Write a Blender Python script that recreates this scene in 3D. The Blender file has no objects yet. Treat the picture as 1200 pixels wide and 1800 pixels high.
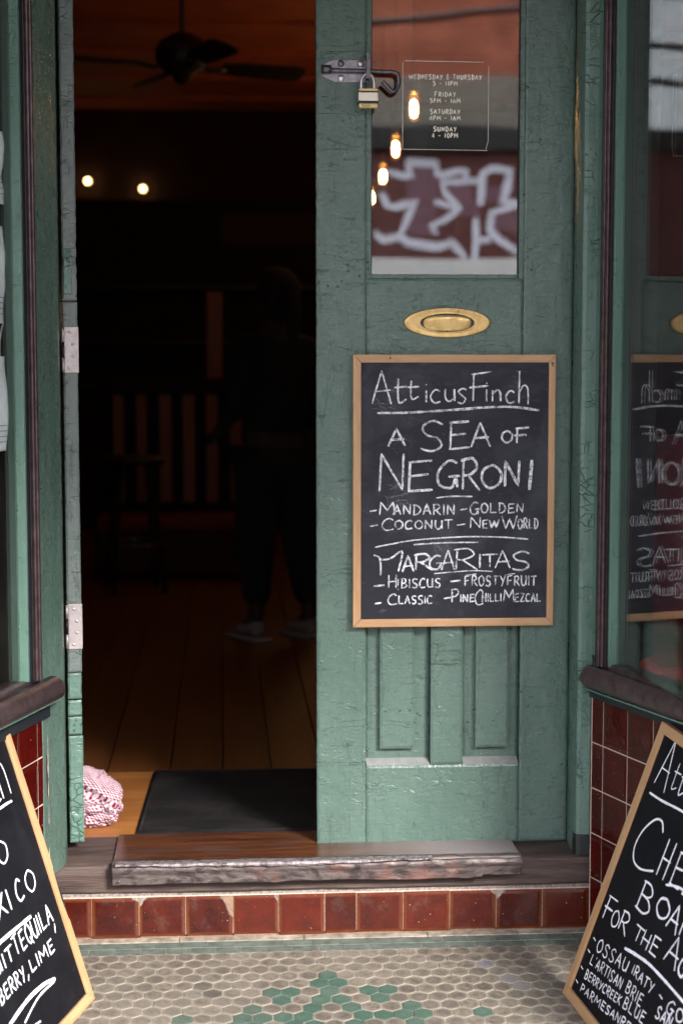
import bpy, bmesh, math, random
from mathutils import Vector, Matrix, noise
random.seed(7)
R = math.radians
S = bpy.context.scene
COL = S.collection

# ------------------------------------------------------------------ camera
cam = bpy.data.cameras.new('camera'); camo = bpy.data.objects.new('camera', cam); COL.objects.link(camo)
cam.sensor_fit = 'VERTICAL'; cam.sensor_height = 36; cam.sensor_width = 24; cam.lens = 60
cam.clip_start = .05; cam.clip_end = 400
camo.location = (-.246, -4.15, 1.36)
camo.rotation_euler = (R(90) - math.atan(275 / 3000), 0, -R(4.0))
cam.dof.use_dof = True; cam.dof.focus_distance = 4.02; cam.dof.aperture_fstop = 2.7
S.camera = camo

# ------------------------------------------------------------------ sky, sun, exposure
SUN_EL, SUN_ROT = 32, 150
w = bpy.data.worlds.new('World'); S.world = w; w.use_nodes = True
nt = w.node_tree; N = nt.nodes; L = nt.links; N.clear()
out = N.new('ShaderNodeOutputWorld'); bg = N.new('ShaderNodeBackground'); bg.inputs[1].default_value = .12
sky = N.new('ShaderNodeTexSky'); sky.sky_type = 'NISHITA'; sky.sun_disc = False
sky.sun_elevation = R(SUN_EL); sky.sun_rotation = R(SUN_ROT); sky.air_density = 1.0; sky.dust_density = 2.0
tc = N.new('ShaderNodeTexCoord'); nz = N.new('ShaderNodeTexNoise'); nz.inputs['Scale'].default_value = 3.0
nz.inputs['Detail'].default_value = 5
rp = N.new('ShaderNodeValToRGB'); rp.color_ramp.elements[0].position = .35; rp.color_ramp.elements[1].position = .62
mx = N.new('ShaderNodeMix'); mx.data_type = 'RGBA'
L.new(tc.outputs['Generated'], nz.inputs['Vector']); L.new(nz.outputs['Fac'], rp.inputs[0])
mrc = N.new('ShaderNodeMapRange'); mrc.inputs['To Min'].default_value = .55; mrc.inputs['To Max'].default_value = .95
L.new(rp.outputs[0], mrc.inputs['Value']); L.new(mrc.outputs[0], mx.inputs['Factor'])
L.new(sky.outputs[0], mx.inputs['A']); mx.inputs['B'].default_value = (9.6, 9.9, 10.8, 1)   # cloud layer radiance
L.new(mx.outputs['Result'], bg.inputs[0]); L.new(bg.outputs[0], out.inputs[0])
sun = bpy.data.lights.new('sun', 'SUN'); sun.energy = 2.0; sun.angle = R(13); sun.color = (1, .96, .9)
suno = bpy.data.objects.new('sun', sun); COL.objects.link(suno)
_d = Vector((math.sin(R(SUN_ROT)) * math.cos(R(SUN_EL)), math.cos(R(SUN_ROT)) * math.cos(R(SUN_EL)), math.sin(R(SUN_EL))))
suno.rotation_euler = _d.to_track_quat('Z', 'Y').to_euler()
S.view_settings.view_transform = 'Standard'; S.view_settings.look = 'None'
S.view_settings.exposure = 2.45; S.view_settings.gamma = 1; S.view_settings.use_curve_mapping = False
S.cycles.use_denoising = True
S.cycles.max_bounces = 10; S.cycles.glossy_bounces = 5; S.cycles.transparent_max_bounces = 12
S.cycles.sample_clamp_indirect = 6.0

# ------------------------------------------------------------------ materials
class NB:
    def __init__(s, name):
        s.m = bpy.data.materials.new(name); s.m.use_nodes = True
        s.t = s.m.node_tree; s.n = s.t.nodes; s.l = s.t.links
        s.p = s.n['Principled BSDF']; s.o = s.n['Material Output']
        s.pos = s.n.new('ShaderNodeNewGeometry').outputs['Position']
        s.obj = s.n.new('ShaderNodeTexCoord').outputs['Object']
    def mapv(s, src, sc):
        a = s.n.new('ShaderNodeVectorMath'); a.operation = 'MULTIPLY'; s.l.new(src, a.inputs[0]); a.inputs[1].default_value = sc
        return a.outputs[0]
    def noise(s, src, scale, detail=4, rough=.55, dist=0):
        a = s.n.new('ShaderNodeTexNoise'); s.l.new(src, a.inputs['Vector']); a.inputs['Scale'].default_value = scale
        a.inputs['Detail'].default_value = detail; a.inputs['Roughness'].default_value = rough; a.inputs['Distortion'].default_value = dist
        return a.outputs['Fac']
    def vor(s, src, scale, feat='F1', rnd=1):
        a = s.n.new('ShaderNodeTexVoronoi'); a.feature = feat; s.l.new(src, a.inputs['Vector']); a.inputs['Scale'].default_value = scale
        a.inputs['Randomness'].default_value = rnd
        return a.outputs['Distance']
    def rng(s, v, a, b, c=0, d=1):
        m = s.n.new('ShaderNodeMapRange'); s.l.new(v, m.inputs['Value'])
        for k, x in zip(('From Min', 'From Max', 'To Min', 'To Max'), (a, b, c, d)): m.inputs[k].default_value = x
        return m.outputs[0]
    def math(s, op, a, b=None):
        m = s.n.new('ShaderNodeMath'); m.operation = op
        for i, x in enumerate((a, b)):
            if x is None: continue
            if isinstance(x, (int, float)): m.inputs[i].default_value = x
            else: s.l.new(x, m.inputs[i])
        return m.outputs[0]
    def mix(s, f, a, b):
        m = s.n.new('ShaderNodeMix'); m.data_type = 'RGBA'
        if isinstance(f, (int, float)): m.inputs['Factor'].default_value = f
        else: s.l.new(f, m.inputs['Factor'])
        for k, x in (('A', a), ('B', b)):
            if isinstance(x, tuple): m.inputs[k].default_value = (*x[:3], 1)
            else: s.l.new(x, m.inputs[k])
        return m.outputs['Result']
    def bump(s, h, dist=.001, strength=1, prev=None):
        b = s.n.new('ShaderNodeBump'); b.inputs['Distance'].default_value = dist; b.inputs['Strength'].default_value = strength
        s.l.new(h, b.inputs['Height'])
        if prev: s.l.new(prev, b.inputs['Normal'])
        return b.outputs[0]
    def done(s, col=None, rough=None, nrm=None, metal=None, spec=None, coat=None):
        for k, x in (('Base Color', col), ('Roughness', rough), ('Normal', nrm), ('Metallic', metal), ('Specular IOR Level', spec), ('Coat Weight', coat)):
            if x is None: continue
            i = s.p.inputs[k]
            if isinstance(x, tuple): i.default_value = (*x[:3], 1)
            elif isinstance(x, (int, float)): i.default_value = x
            else: s.l.new(x, i)
        return s.m

def paint(name, c1, c2, crack=1.0, worn=(.25, .25, .22), wear=.0, rough=.36):
    b = NB(name)
    st = b.mapv(b.pos, (1, 1, .16)); sh = b.mapv(b.pos, (.22, .6, 1.3))
    big = b.noise(b.pos, 2.4, 3); mid = b.noise(st, 26, 4); fine = b.noise(b.pos, 190, 3)
    brush = b.noise(sh, 105, 4, .65); lump = b.noise(b.pos, 34, 3, .5)
    col = b.mix(b.rng(big, .35, .65), c1, c2)
    col = b.mix(b.rng(b.noise(b.mapv(b.pos, (1, 1, .35)), 7, 5, .65), .48, .72, 0, .5), col, tuple(.78 * x for x in c1))
    warp = b.n.new('ShaderNodeVectorMath'); warp.operation = 'ADD'
    nzc = b.n.new('ShaderNodeTexNoise'); nzc.inputs['Scale'].default_value = 22; b.l.new(b.pos, nzc.inputs['Vector'])
    sc = b.mapv(nzc.outputs['Color'], (.05, .05, .05)); b.l.new(b.pos, warp.inputs[0]); b.l.new(sc, warp.inputs[1])
    e = b.vor(b.mapv(warp.outputs[0], (1, 1, 1.9)), 26, 'DISTANCE_TO_EDGE')
    cr = b.math('MULTIPLY', b.rng(e, .0, .07, 1, 0), b.rng(b.noise(b.pos, 9, 3), .50, .62))
    # long wandering ridges and hairline splits, mostly level, only in places
    def ridge(vec, scale, wdt, lo, hi, seed):
        off = b.n.new('ShaderNodeVectorMath'); off.operation = 'ADD'; b.l.new(vec, off.inputs[0]); off.inputs[1].default_value = (seed, seed * .7, seed * 1.3)
        n_ = b.noise(off.outputs[0], scale, 5, .55, .6); d_ = b.math('ABSOLUTE', b.math('SUBTRACT', n_, .5))
        return b.math('MULTIPLY', b.rng(d_, 0, wdt, 1, 0), b.rng(b.noise(off.outputs[0], scale * .9, 2), lo, hi))
    r1 = ridge(b.mapv(b.pos, (.30, 1, 2.2)), 15, .012, .55, .66, 3.1)
    r2 = ridge(b.mapv(b.pos, (.5, 1, 1.6)), 38, .024, .56, .66, 8.7)
    r3 = ridge(b.mapv(b.pos, (1.6, 1, .25)), 20, .018, .56, .62, 5.3)
    blob = b.math('MULTIPLY', b.rng(b.vor(b.pos, 60), .05, .22, 1, 0), b.rng(b.noise(b.pos, 5.5, 2), .57, .64))
    pit = b.rng(b.noise(b.pos, 95, 3, .6), .66, .72)
    col = b.mix(b.math('MULTIPLY', cr, .45 * crack), col, tuple(.35 * x for x in c1))
    col = b.mix(b.math('MULTIPLY', r3, .2), col, tuple(.3 * x for x in c1))
    if wear: col = b.mix(b.math('MULTIPLY', b.rng(b.noise(b.pos, 70, 6, .7), .69, .71), wear), col, worn)
    chip = b.rng(b.noise(b.pos, 150, 4, .7), .735, .75)
    col = b.mix(b.math('MULTIPLY', chip, .6), col, (.40, .44, .41))
    for (cx, cz, rx, rz, k) in ((.352, .425, .016, .030, .75), (.045, 1.985, .06, .05, .35), (.595, .22, .05, .09, .35), (.02, .19, .05, .05, .3), (.30, 1.385, .12, .02, .3)):   # grime stains
        sb = b.n.new('ShaderNodeVectorMath'); sb.operation = 'SUBTRACT'; b.l.new(b.pos, sb.inputs[0]); sb.inputs[1].default_value = (cx, 0, cz)
        dl = b.n.new('ShaderNodeVectorMath'); dl.operation = 'LENGTH'; b.l.new(b.mapv(sb.outputs[0], (1 / rx, 3, 1 / rz)), dl.inputs[0])
        f_ = b.math('MULTIPLY', b.rng(dl.outputs['Value'], .2, 1.2, 1, 0), b.rng(b.noise(b.pos, 85, 6, .8), .42, .62, 0, k)); col = b.mix(f_, col, (.035, .035, .03))
    n = b.bump(big, .03, .4)
    n = b.bump(lump, .0035, .6, n); n = b.bump(mid, .003, .8, n); n = b.bump(brush, .0011, .9, n)
    n = b.bump(b.math('SUBTRACT', 1, cr), .0022, .95 * min(1, crack + .1), n)
    n = b.bump(r1, .0015, .8, n); n = b.bump(r2, .0010, .8, n); n = b.bump(b.math('SUBTRACT', 1, r3), .0008, .8, n)
    n = b.bump(blob, .0035, .9, n); n = b.bump(b.math('SUBTRACT', 1, pit), .0014, .8, n); n = b.bump(fine, .0005, .7, n)
    return b.done(col, b.rng(lump, .3, .7, rough - .10, rough + .08), n, spec=.5)

def wood(name, c1, c2, axis=0, rough=.5, grain=18, bumpd=.0006, knots=True):
    b = NB(name)
    sc = [1, 1, 1]; sc[axis] = .09
    v = b.mapv(b.obj, tuple(sc))
    a = b.noise(v, grain, 5, .6, 1.2); f = b.noise(b.mapv(b.obj, tuple(x if x < 1 else 1 for x in sc)), grain * 9, 3)
    col = b.mix(b.rng(a, .35, .68), c1, c2)
    col = b.mix(b.math('MULTIPLY', b.rng(f, .5, .75), .35), col, tuple(x * .45 for x in c2))
    g = b.noise(b.obj, 3.2, 3); col = b.mix(b.rng(g, .55, .8, 0, .35), col, tuple(x * .5 for x in c2))
    return b.done(col, rough, b.bump(f, bumpd, .6))

def plain(name, c, rough=.6, metal=0.0, nscale=60, nbump=.0003, var=.25):
    b = NB(name); n = b.noise(b.pos, nscale, 4)
    col = b.mix(b.rng(n, .3, .7), tuple(x * (1 - var) for x in c), tuple(min(1, x * (1 + var)) for x in c))
    return b.done(col, rough, b.bump(n, nbump, .6), metal)

def emit(name, c, s):
    m = bpy.data.materials.new(name); m.use_nodes = True; t = m.node_tree; t.nodes.clear()
    e = t.nodes.new('ShaderNodeEmission'); o = t.nodes.new('ShaderNodeOutputMaterial')
    e.inputs[0].default_value = (*c, 1); e.inputs[1].default_value = s; t.links.new(e.outputs[0], o.inputs[0]); return m

def glassmat(name, tint=(.93, .96, .94), dirt=.05, ior=1.9):
    b = NB(name); b.n.remove(b.p)
    tr = b.n.new('ShaderNodeBsdfTransparent'); tr.inputs[0].default_value = (*tint, 1)
    gl = b.n.new('ShaderNodeBsdfGlossy'); gl.inputs['Roughness'].default_value = 0.0
    gl.inputs['Color'].default_value = (1, 1, 1, 1)
    wv = b.noise(b.pos, 5, 1); bn = b.bump(wv, .0004, .5); b.l.new(bn, gl.inputs['Normal'])
    fr = b.n.new('ShaderNodeFresnel'); geo = b.n.new('ShaderNodeNewGeometry')
    b.l.new(b.rng(geo.outputs['Backfacing'], 0, 1, ior, 1 / ior), fr.inputs['IOR'])
    ms = b.n.new('ShaderNodeMixShader'); b.l.new(fr.outputs[0], ms.inputs[0]); b.l.new(tr.outputs[0], ms.inputs[1]); b.l.new(gl.outputs[0], ms.inputs[2])
    df = b.n.new('ShaderNodeBsdfDiffuse'); df.inputs[0].default_value = (.6, .57, .5, 1)
    sp = b.rng(b.noise(b.pos, 330, 2), .745, .78); sm = b.rng(b.noise(b.mapv(b.pos, (1, 1, .4)), 9, 5, .7), .5, .8, 0, .16)
    streak = b.rng(b.noise(b.mapv(b.pos, (6, 1, 1)), 14, 6, .75, 1.5), .66, .72, 0, .35)
    d = b.math('MAXIMUM', b.math('MAXIMUM', sp, sm), streak)
    ms2 = b.n.new('ShaderNodeMixShader'); b.l.new(b.math('MULTIPLY', d, dirt * 2), ms2.inputs[0]); b.l.new(ms.outputs[0], ms2.inputs[1]); b.l.new(df.outputs[0], ms2.inputs[2])
    b.l.new(ms2.outputs[0], b.o.inputs[0]); return b.m

G1 = (.072, .124, .100); G2 = (.092, .144, .121)
M = {}
M['green'] = paint('green_gloss_paint', G1, G2, .22, rough=.32)
M['greencrack'] = paint('green_cracked_paint', (.085, .155, .125), (.11, .185, .15), 1.3, wear=.25)
M['greypaint'] = paint('grey_green_worn_paint', (.105, .15, .132), (.15, .165, .162), 1.2, worn=(.35, .16, .10), wear=.5, rough=.42)
M['bead'] = paint('pale_green_paint', (.095, .185, .145), (.12, .21, .17), .5)
M['slate'] = None
M['dust'] = plain('dusty_paint', (.21, .215, .21), .8, 0, 60, .0004, .15)
M['black'] = plain('black_mastic', (.012, .014, .018), .45, 0, 90, .0015)
M['bronze'] = plain('bronze_metal', (.13, .088, .092), .36, .75, 40, .0004, .35)
M['bronzedark'] = plain('dark_bronze', (.035, .025, .028), .35, .5, 40, .0004)
M['pine'] = wood('pine_wood', (.47, .29, .155), (.38, .20, .09), 2, .42, 22)
M['pineh'] = wood('pine_wood_across', (.47, .29, .155), (.38, .20, .09), 0, .42, 22)
M['floorwood'] = wood('orange_floorboard_wood', (.19, .066, .018), (.10, .032, .009), 1, .42, 9)  # darkened boards: the dimness deeper in the room is put into the colour
M['daylitwood'] = wood('daylit_threshold_wood', (.42, .17, .05), (.25, .085, .02), 0, .38, 9)  # brighter copy of the floor wood, painting in daylight from the door
M['sillwood'] = wood('weathered_sill_wood', (.095, .060, .050), (.024, .014, .012), 0, .66, 30, .003)
M['darkwood'] = wood('dark_interior_wood', (.016, .007, .005), (.009, .004, .003), 2, .6, 14)
M['redwood'] = wood('red_brown_wood', (.22, .062, .026), (.16, .04, .017), 2, .5, 14)
M['steel'] = plain('galvanised_steel', (.42, .375, .375), .5, .7, 70, .0003, .2)
M['screw'] = plain('bright_screw_metal', (.68, .68, .66), .3, .9, 90, .0002, .1)
M['iron'] = plain('blackened_steel', (.14, .13, .14), .38, .8, 110, .0006, .4)
M['ironplate'] = plain('dull_steel_plate', (.30, .29, .32), .45, .75, 90, .0004, .3)
M['cream'] = plain('cream_lettering', (.80, .74, .62), .6, 0, 200, .0001, .05)
M['mortar'] = plain('grey_mortar', (.20, .17, .15), .9, 0, 160, .002, .5)
M['pinkgrout'] = plain('pinkish_tile_grout', (.50, .36, .30), .85, 0, 200, .0005, .2)
M['grout'] = plain('brown_tile_grout', (.20, .125, .085), .9, 0, 200, .001, .3)
b = NB('black_rubber_mat'); n = b.noise(b.pos, 260, 3, .6); f = b.noise(b.pos, 330, 2)
c = b.mix(b.rng(b.noise(b.pos, 7, 5, .7), .45, .7, 0, .7), (.009, .008, .009), (.030, .026, .024)); c = b.mix(b.rng(f, .755, .78, 0, .7), c, (.25, .24, .22))
M['mat'] = b.done(c, .8, b.bump(n, .004, 1), spec=.2)
M['ceil'] = plain('red_brown_ceiling', (.50, .11, .045), .6, 0, 6, .001, .2)
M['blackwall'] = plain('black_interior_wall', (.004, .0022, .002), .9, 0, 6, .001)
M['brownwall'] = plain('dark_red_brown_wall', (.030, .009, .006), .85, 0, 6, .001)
M['dimred'] = plain('dark_red_leather', (.12, .010, .008), .8, 0, 200, .001)
M['redfab'] = plain('deep_red_upholstery', (.42, .018, .026), .7, 0, 200, .001)
M['fan'] = plain('dark_fan_metal', (.012, .008, .007), .5, 0, 40, .0003)
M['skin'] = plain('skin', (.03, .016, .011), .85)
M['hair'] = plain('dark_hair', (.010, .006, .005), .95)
M['cloth_d'] = plain('black_cotton', (.003, .0032, .0034), .95, 0, 300, .0005)
M['shoe'] = plain('white_canvas_shoe', (.20, .16, .15), .8)
M['sole'] = plain('white_rubber', (.26, .21, .20), .8)
M['concrete'] = plain('footpath_concrete', (.26, .25, .235), .85, 0, 30, .003, .2)
M['asphalt'] = plain('asphalt', (.055, .055, .057), .85, 0, 200, .004, .3)
M['kerb'] = plain('bluestone', (.10, .105, .115), .7, 0, 60, .003, .3)
M['white'] = plain('white_render', (.74, .69, .65), .7, 0, 12, .001, .08)
M['terra'] = plain('terracotta_render', (.34, .10, .055), .8, 0, 3, .002, .3)
M['olive'] = plain('olive_grey_render', (.22, .19, .15), .8, 0, 8, .002, .25)
M['soffit'] = plain('soffit_boards', (.12, .12, .11), .8, 0, 8, .001)
M['wgraf'] = plain('white_spray_paint', (.78, .74, .82), .5, 0, 20, .0001, .05)
M['pgraf'] = plain('purple_spray_paint', (.20, .085, .105), .5, 0, 6, .0001, .15)
M['wire'] = plain('cable_black', (.02, .02, .02), .6)
M['glass'] = glassmat('window_glass', (.93, .95, .94), .05, 1.72)
M['glassdoor'] = glassmat('door_glass', (.90, .93, .90), .10)
M['bulb'] = emit('filament_glow', (1, .52, .18), 60)
b = NB('amber_halo_envelope'); b.n.remove(b.p); e_ = b.n.new('ShaderNodeEmission'); e_.inputs[0].default_value = (1, .33, .06, 1); e_.inputs[1].default_value = .24
t_ = b.n.new('ShaderNodeBsdfTransparent'); m_ = b.n.new('ShaderNodeMixShader'); m_.inputs[0].default_value = .45; b.l.new(t_.outputs[0], m_.inputs[1]); b.l.new(e_.outputs[0], m_.inputs[2]); b.l.new(m_.outputs[0], b.o.inputs[0]); M['amberhalo'] = b.m  # weak emission paints the orange halo around the glowing core
M['bulb2'] = emit('warm_wall_light', (1, .62, .25), 2.2)
M['cable'] = plain('white_cable', (.7, .68, .62), .5)

# brass
b = NB('worn_brass'); n = b.noise(b.pos, 35, 5, .65); n2 = b.noise(b.pos, 120, 4)
c = b.mix(b.rng(n, .42, .70), (.66, .47, .20), (.42, .27, .10)); c = b.mix(b.rng(n2, .62, .75, 0, .7), c, (.10, .06, .03))
M['brass'] = b.done(c, b.rng(n, .3, .7, .26, .48), b.bump(n2, .0004, .6), .85)
b = NB('laminated_lock_steel'); M['locksteel'] = b.done((.62, .58, .48), .35, b.bump(b.noise(b.pos, 200, 3), .0003, .4), .6)
b = NB('lock_brass'); M['lockbrass'] = b.done((.62, .47, .22), .4, b.bump(b.noise(b.pos, 300, 3), .0005, .6), .6)

# chalkboard
def slate_mat(name, base, smudge):
    b = NB(name)
    n = b.noise(b.obj, 7, 5, .6, 1.0); f = b.noise(b.mapv(b.obj, (.4, 1, 1)), 60, 5, .7); g = b.noise(b.obj, 500, 2)
    wp = b.noise(b.mapv(b.obj, (1, 1, 2.2)), 16, 6, .72, 2.0)
    c = b.mix(b.rng(n, .45, .8, 0, smudge), base, (.16, .17, .20))
    c = b.mix(b.rng(wp, .60, .80, 0, smudge * 1.6), c, (.22, .23, .27))
    c = b.mix(b.rng(f, .60, .8, 0, smudge * .7), c, (.2, .2, .24))
    c = b.mix(b.rng(g, .74, .78, 0, .35), c, (.45, .45, .5))
    return b.done(c, .62, b.bump(g, .0003, .5), spec=.3 if smudge > .1 else .09)
M['slate'] = slate_mat('chalkboard_slate', (.0135, .0135, .021), .24)
M['slate2'] = slate_mat('glossy_black_board', (.0055, .0055, .0075), .035)

def chalk_mat(name, solid):
    b = NB(name)
    g = b.noise(b.obj, 620, 3, .7); g2 = b.noise(b.obj, 75, 4, .65)
    v = b.math('ADD', b.math('MULTIPLY', g, .68), b.math('MULTIPLY', g2, .40))
    a = b.rng(v, solid - .07, solid + .07)
    b.done((.80, .80, .86), .9); b.l.new(a, b.p.inputs['Alpha']); return b.m
M['chalk'] = chalk_mat('white_chalk', .515)
M['marker'] = chalk_mat('white_chalk_pen', .43)

# red glazed tile (edges show thinner, browner glaze)
def tile_mat(name, c1, c2, edge, ex=.052, ez=.046, rough=.13, dirty=.0):
    b = NB(name)
    oi = b.n.new('ShaderNodeObjectInfo').outputs['Random']
    sp = b.n.new('ShaderNodeSeparateXYZ'); b.l.new(b.obj, sp.inputs[0])
    ax = b.rng(b.math('ABSOLUTE', sp.outputs[0]), ex - .007, ex); az = b.rng(b.math('ABSOLUTE', sp.outputs[2]), ez - .007, ez)
    ed = b.math('MAXIMUM', ax, az)
    n = b.noise(b.pos, 22, 5, .65); f = b.noise(b.pos, 260, 3)
    c = b.mix(b.math('MULTIPLY', b.math('ADD', b.rng(n, .35, .7), oi), .55), c1, c2)
    c = b.mix(b.rng(f, .60, .72, 0, .65), c, tuple(x * .25 for x in c1))
    c = b.mix(b.math('MULTIPLY', ed, b.rng(n, .3, .6, .25, .9)), c, edge)
    ch = b.rng(b.noise(b.pos, 210, 2, .5), .745, .76)
    c = b.mix(ch, c, (.55, .42, .33))
    if dirty:
        c = b.mix(b.rng(b.noise(b.pos, 12, 6, .75), .55, .75, 0, dirty), c, (.17, .13, .11))
    h = b.math('MULTIPLY', ed, -1)
    nn = b.bump(h, .002, .8); nn = b.bump(b.noise(b.pos, 14, 2), .004, .5, nn)
    r = b.math('ADD', b.rng(n, .4, .8, rough, rough + .16), b.math('MULTIPLY', ch, .5))
    return b.done(c, r, nn, spec=.5 if dirty else .2)
M['redtile'] = tile_mat('red_glazed_tile', (.085, .011, .005), (.024, .003, .002), (.12, .030, .010), dirty=.22)
M['darktile'] = tile_mat('dark_red_glazed_tile', (.034, .0020, .0018), (.066, .0042, .003), (.05, .006, .004), rough=.05)

def hex_mat(name, c1, c2, c3, rim):
    b = NB(name); oi = b.n.new('ShaderNodeObjectInfo').outputs['Random']
    ln = b.n.new('ShaderNodeVectorMath'); ln.operation = 'LENGTH'; b.l.new(b.n.new('ShaderNodeTexCoord').outputs['UV'], ln.inputs[0])
    n = b.noise(b.pos, 60, 5, .7); big = b.noise(b.pos, 5.5, 4, .6); f = b.noise(b.pos, 700, 2)
    c = b.mix(oi, c1, c2); c = b.mix(b.rng(n, .42, .66), c, c3); c = b.mix(b.rng(b.noise(b.pos, 18, 4, .7), .52, .7, 0, .6), c, c3)
    c = b.mix(b.rng(big, .5, .75, 0, .45), c, tuple(x * .5 for x in c3))
    r = b.rng(b.math('ADD', ln.outputs['Value'], b.math('MULTIPLY', b.math('SUBTRACT', n, .5), .016)), .0155, .0225)
    if rim: c = b.mix(b.math('MULTIPLY', r, rim), c, (.225, .19, .152))
    c = b.mix(b.rng(b.noise(b.pos, 3.2, 5, .6, .5), .40, .62, 0, .5 if rim else .22), c, (.20, .176, .148))    # dried dust film
    c = b.mix(b.rng(b.noise(b.pos, 42, 4, .75), .60, .68, 0, .7), c, (.035, .028, .023))
    c = b.mix(b.rng(f, .66, .72, 0, .5), c, (.45, .40, .33)); c = b.mix(b.rng(f, .28, .33, .6, 0), c, (.03, .025, .02))
    return b.done(c, .66, b.bump(b.noise(b.pos, 350, 4), .0012, .8))
M['hexg'] = hex_mat('grey_mosaic_tile', (.100, .082, .067), (.175, .146, .116), (.048, .039, .032), .75)
M['hexgreen'] = hex_mat('green_mosaic_tile', (.040, .082, .060), (.055, .098, .074), (.028, .058, .044), .0)
M['hexblue'] = hex_mat('blue_grey_mosaic_tile', (.16, .15, .17), (.18, .17, .19), (.11, .10, .12), .5)
M['hexstain'] = hex_mat('blackened_mosaic_tile', (.02, .017, .015), (.035, .03, .026), (.012, .01, .01), .35)
M['hexgrout'] = plain('beige_mosaic_grout', (.215, .182, .145), .9, 0, 38, .0015, .5)
M['beige'] = plain('beige_border_tile', (.235, .195, .155), .8, 0, 38, .001, .5)
M['bordergreen'] = plain('grey_green_border_tile', (.082, .100, .084), .65, 0, 40, .001, .35)

# crumpled metal strip
b = NB('crumpled_copper_sheet'); n = b.noise(b.mapv(b.pos, (.5, 1, 1)), 26, 5, .65, 2.2); n2 = b.noise(b.pos, 6, 3)
c = b.mix(b.rng(n, .45, .6), (.115, .088, .085), (.038, .027, .026)); c = b.mix(b.rng(n2, .56, .70), c, (.19, .085, .068))
c = b.mix(b.rng(b.noise(b.pos, 160, 3), .6, .72, 0, .8), c, (.05, .035, .03))
M['copper'] = b.done(c, b.rng(n, .4, .7, .42, .62), b.bump(b.noise(b.mapv(b.pos, (.45, 1, 1)), 48, 4, .55, 2.0), .0028, .8), .25)
b = NB('rubbed_threshold_edge'); n = b.noise(b.pos, 90, 4)
M['nose'] = b.done(b.mix(b.rng(n, .4, .7), (.26, .225, .235), (.07, .05, .048)), .46, b.bump(n, .005, .9), .35)
# polished worn tread
b = NB('polished_brown_tread'); v = b.mapv(b.pos, (.12, 1, 1)); n = b.noise(v, 34, 5, .65, .6); g = b.noise(b.mapv(b.pos, (.5, 1, 1)), 7, 4, .6)
c = b.mix(b.rng(n, .35, .7), (.115, .040, .018), (.032, .013, .009)); c = b.mix(b.rng(g, .5, .72), c, (.07, .05, .048))
sx = b.n.new('ShaderNodeSeparateXYZ'); b.l.new(b.pos, sx.inputs[0])
c = b.mix(b.rng(b.math('ADD', sx.outputs[0], b.math('MULTIPLY', g, .25)), .12, .42), c, (.20, .17, .17))   # dust settled where feet do not rub
M['tread'] = b.done(c, b.rng(sx.outputs[0], .0, .3, .24, .6), b.bump(n, .0012, .7))
# gingham
b = NB('red_gingham_cotton'); uv = b.n.new('ShaderNodeTexCoord').outputs['UV']
sp = b.n.new('ShaderNodeSeparateXYZ'); b.l.new(uv, sp.inputs[0])
def stripe(o):
    return b.rng(b.math('SINE', b.math('MULTIPLY', o, 6.2832 * 19)), -.25, .25)
sx_, sy_ = stripe(sp.outputs[0]), stripe(sp.outputs[1])
c = b.mix(b.math('MULTIPLY', b.math('ADD', sx_, sy_), .5), (.62, .52, .57), (.17, .008, .035))
M['gingham'] = b.done(c, .85, b.bump(b.noise(b.pos, 900, 2), .0004, .6), spec=.2)
# papers
b = NB('white_paper'); M['paper'] = b.done((.84, .84, .88), .7)
M['ink'] = plain('grey_print', (.12, .12, .14), .8)
# brick wall opposite
b = NB('maroon_brick'); br = b.n.new('ShaderNodeTexBrick'); v = b.n.new('ShaderNodeCombineXYZ'); s_ = b.n.new('ShaderNodeSeparateXYZ')
b.l.new(b.pos, s_.inputs[0]); b.l.new(s_.outputs[0], v.inputs[0]); b.l.new(s_.outputs[2], v.inputs[1]); b.l.new(v.outputs[0], br.inputs['Vector'])
br.inputs['Scale'].default_value = 4; br.inputs['Color1'].default_value = (.16, .035, .028, 1); br.inputs['Color2'].default_value = (.11, .025, .022, 1); br.inputs['Mortar'].default_value = (.14, .08, .07, 1)
M['brick'] = b.done(br.outputs['Color'], .8)

# ------------------------------------------------------------------ geometry helpers
def tag(o, label=None, cat=None, group=None, kind=None):
    for k, v in (('label', label), ('category', cat), ('group', group), ('kind', kind)):
        if v: o[k] = v
    return o
def empty(name, loc, rot=(0, 0, 0)):
    o = bpy.data.objects.new(name, None); COL.objects.link(o); o.location = loc; o.rotation_euler = rot; o.empty_display_size = .1
    o['_w'] = 1
    return o
def link(name, me, mat=None, parent=None, smooth=False):
    if mat is not None and not me.materials: me.materials.append(mat)
    o = bpy.data.objects.new(name, me); COL.objects.link(o)
    if parent is not None: o.parent = parent
    if smooth:
        for p in me.polygons: p.use_smooth = True
    return o
def frombm(name, bm, mat=None, parent=None, smooth=False, center=True):
    """origin goes to the middle of the bounding box so object coordinates are local to the piece"""
    bmesh.ops.recalc_face_normals(bm, faces=bm.faces)
    c = Vector((0, 0, 0))
    if center:
        vs = [v.co for v in bm.verts]; c = Vector([(min(v[i] for v in vs) + max(v[i] for v in vs)) / 2 for i in range(3)])
        bmesh.ops.translate(bm, verts=bm.verts, vec=-c)
    me = bpy.data.meshes.new(name); bm.to_mesh(me); bm.free()
    o = link(name, me, mat, parent, smooth); o.location = c; return o
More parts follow.
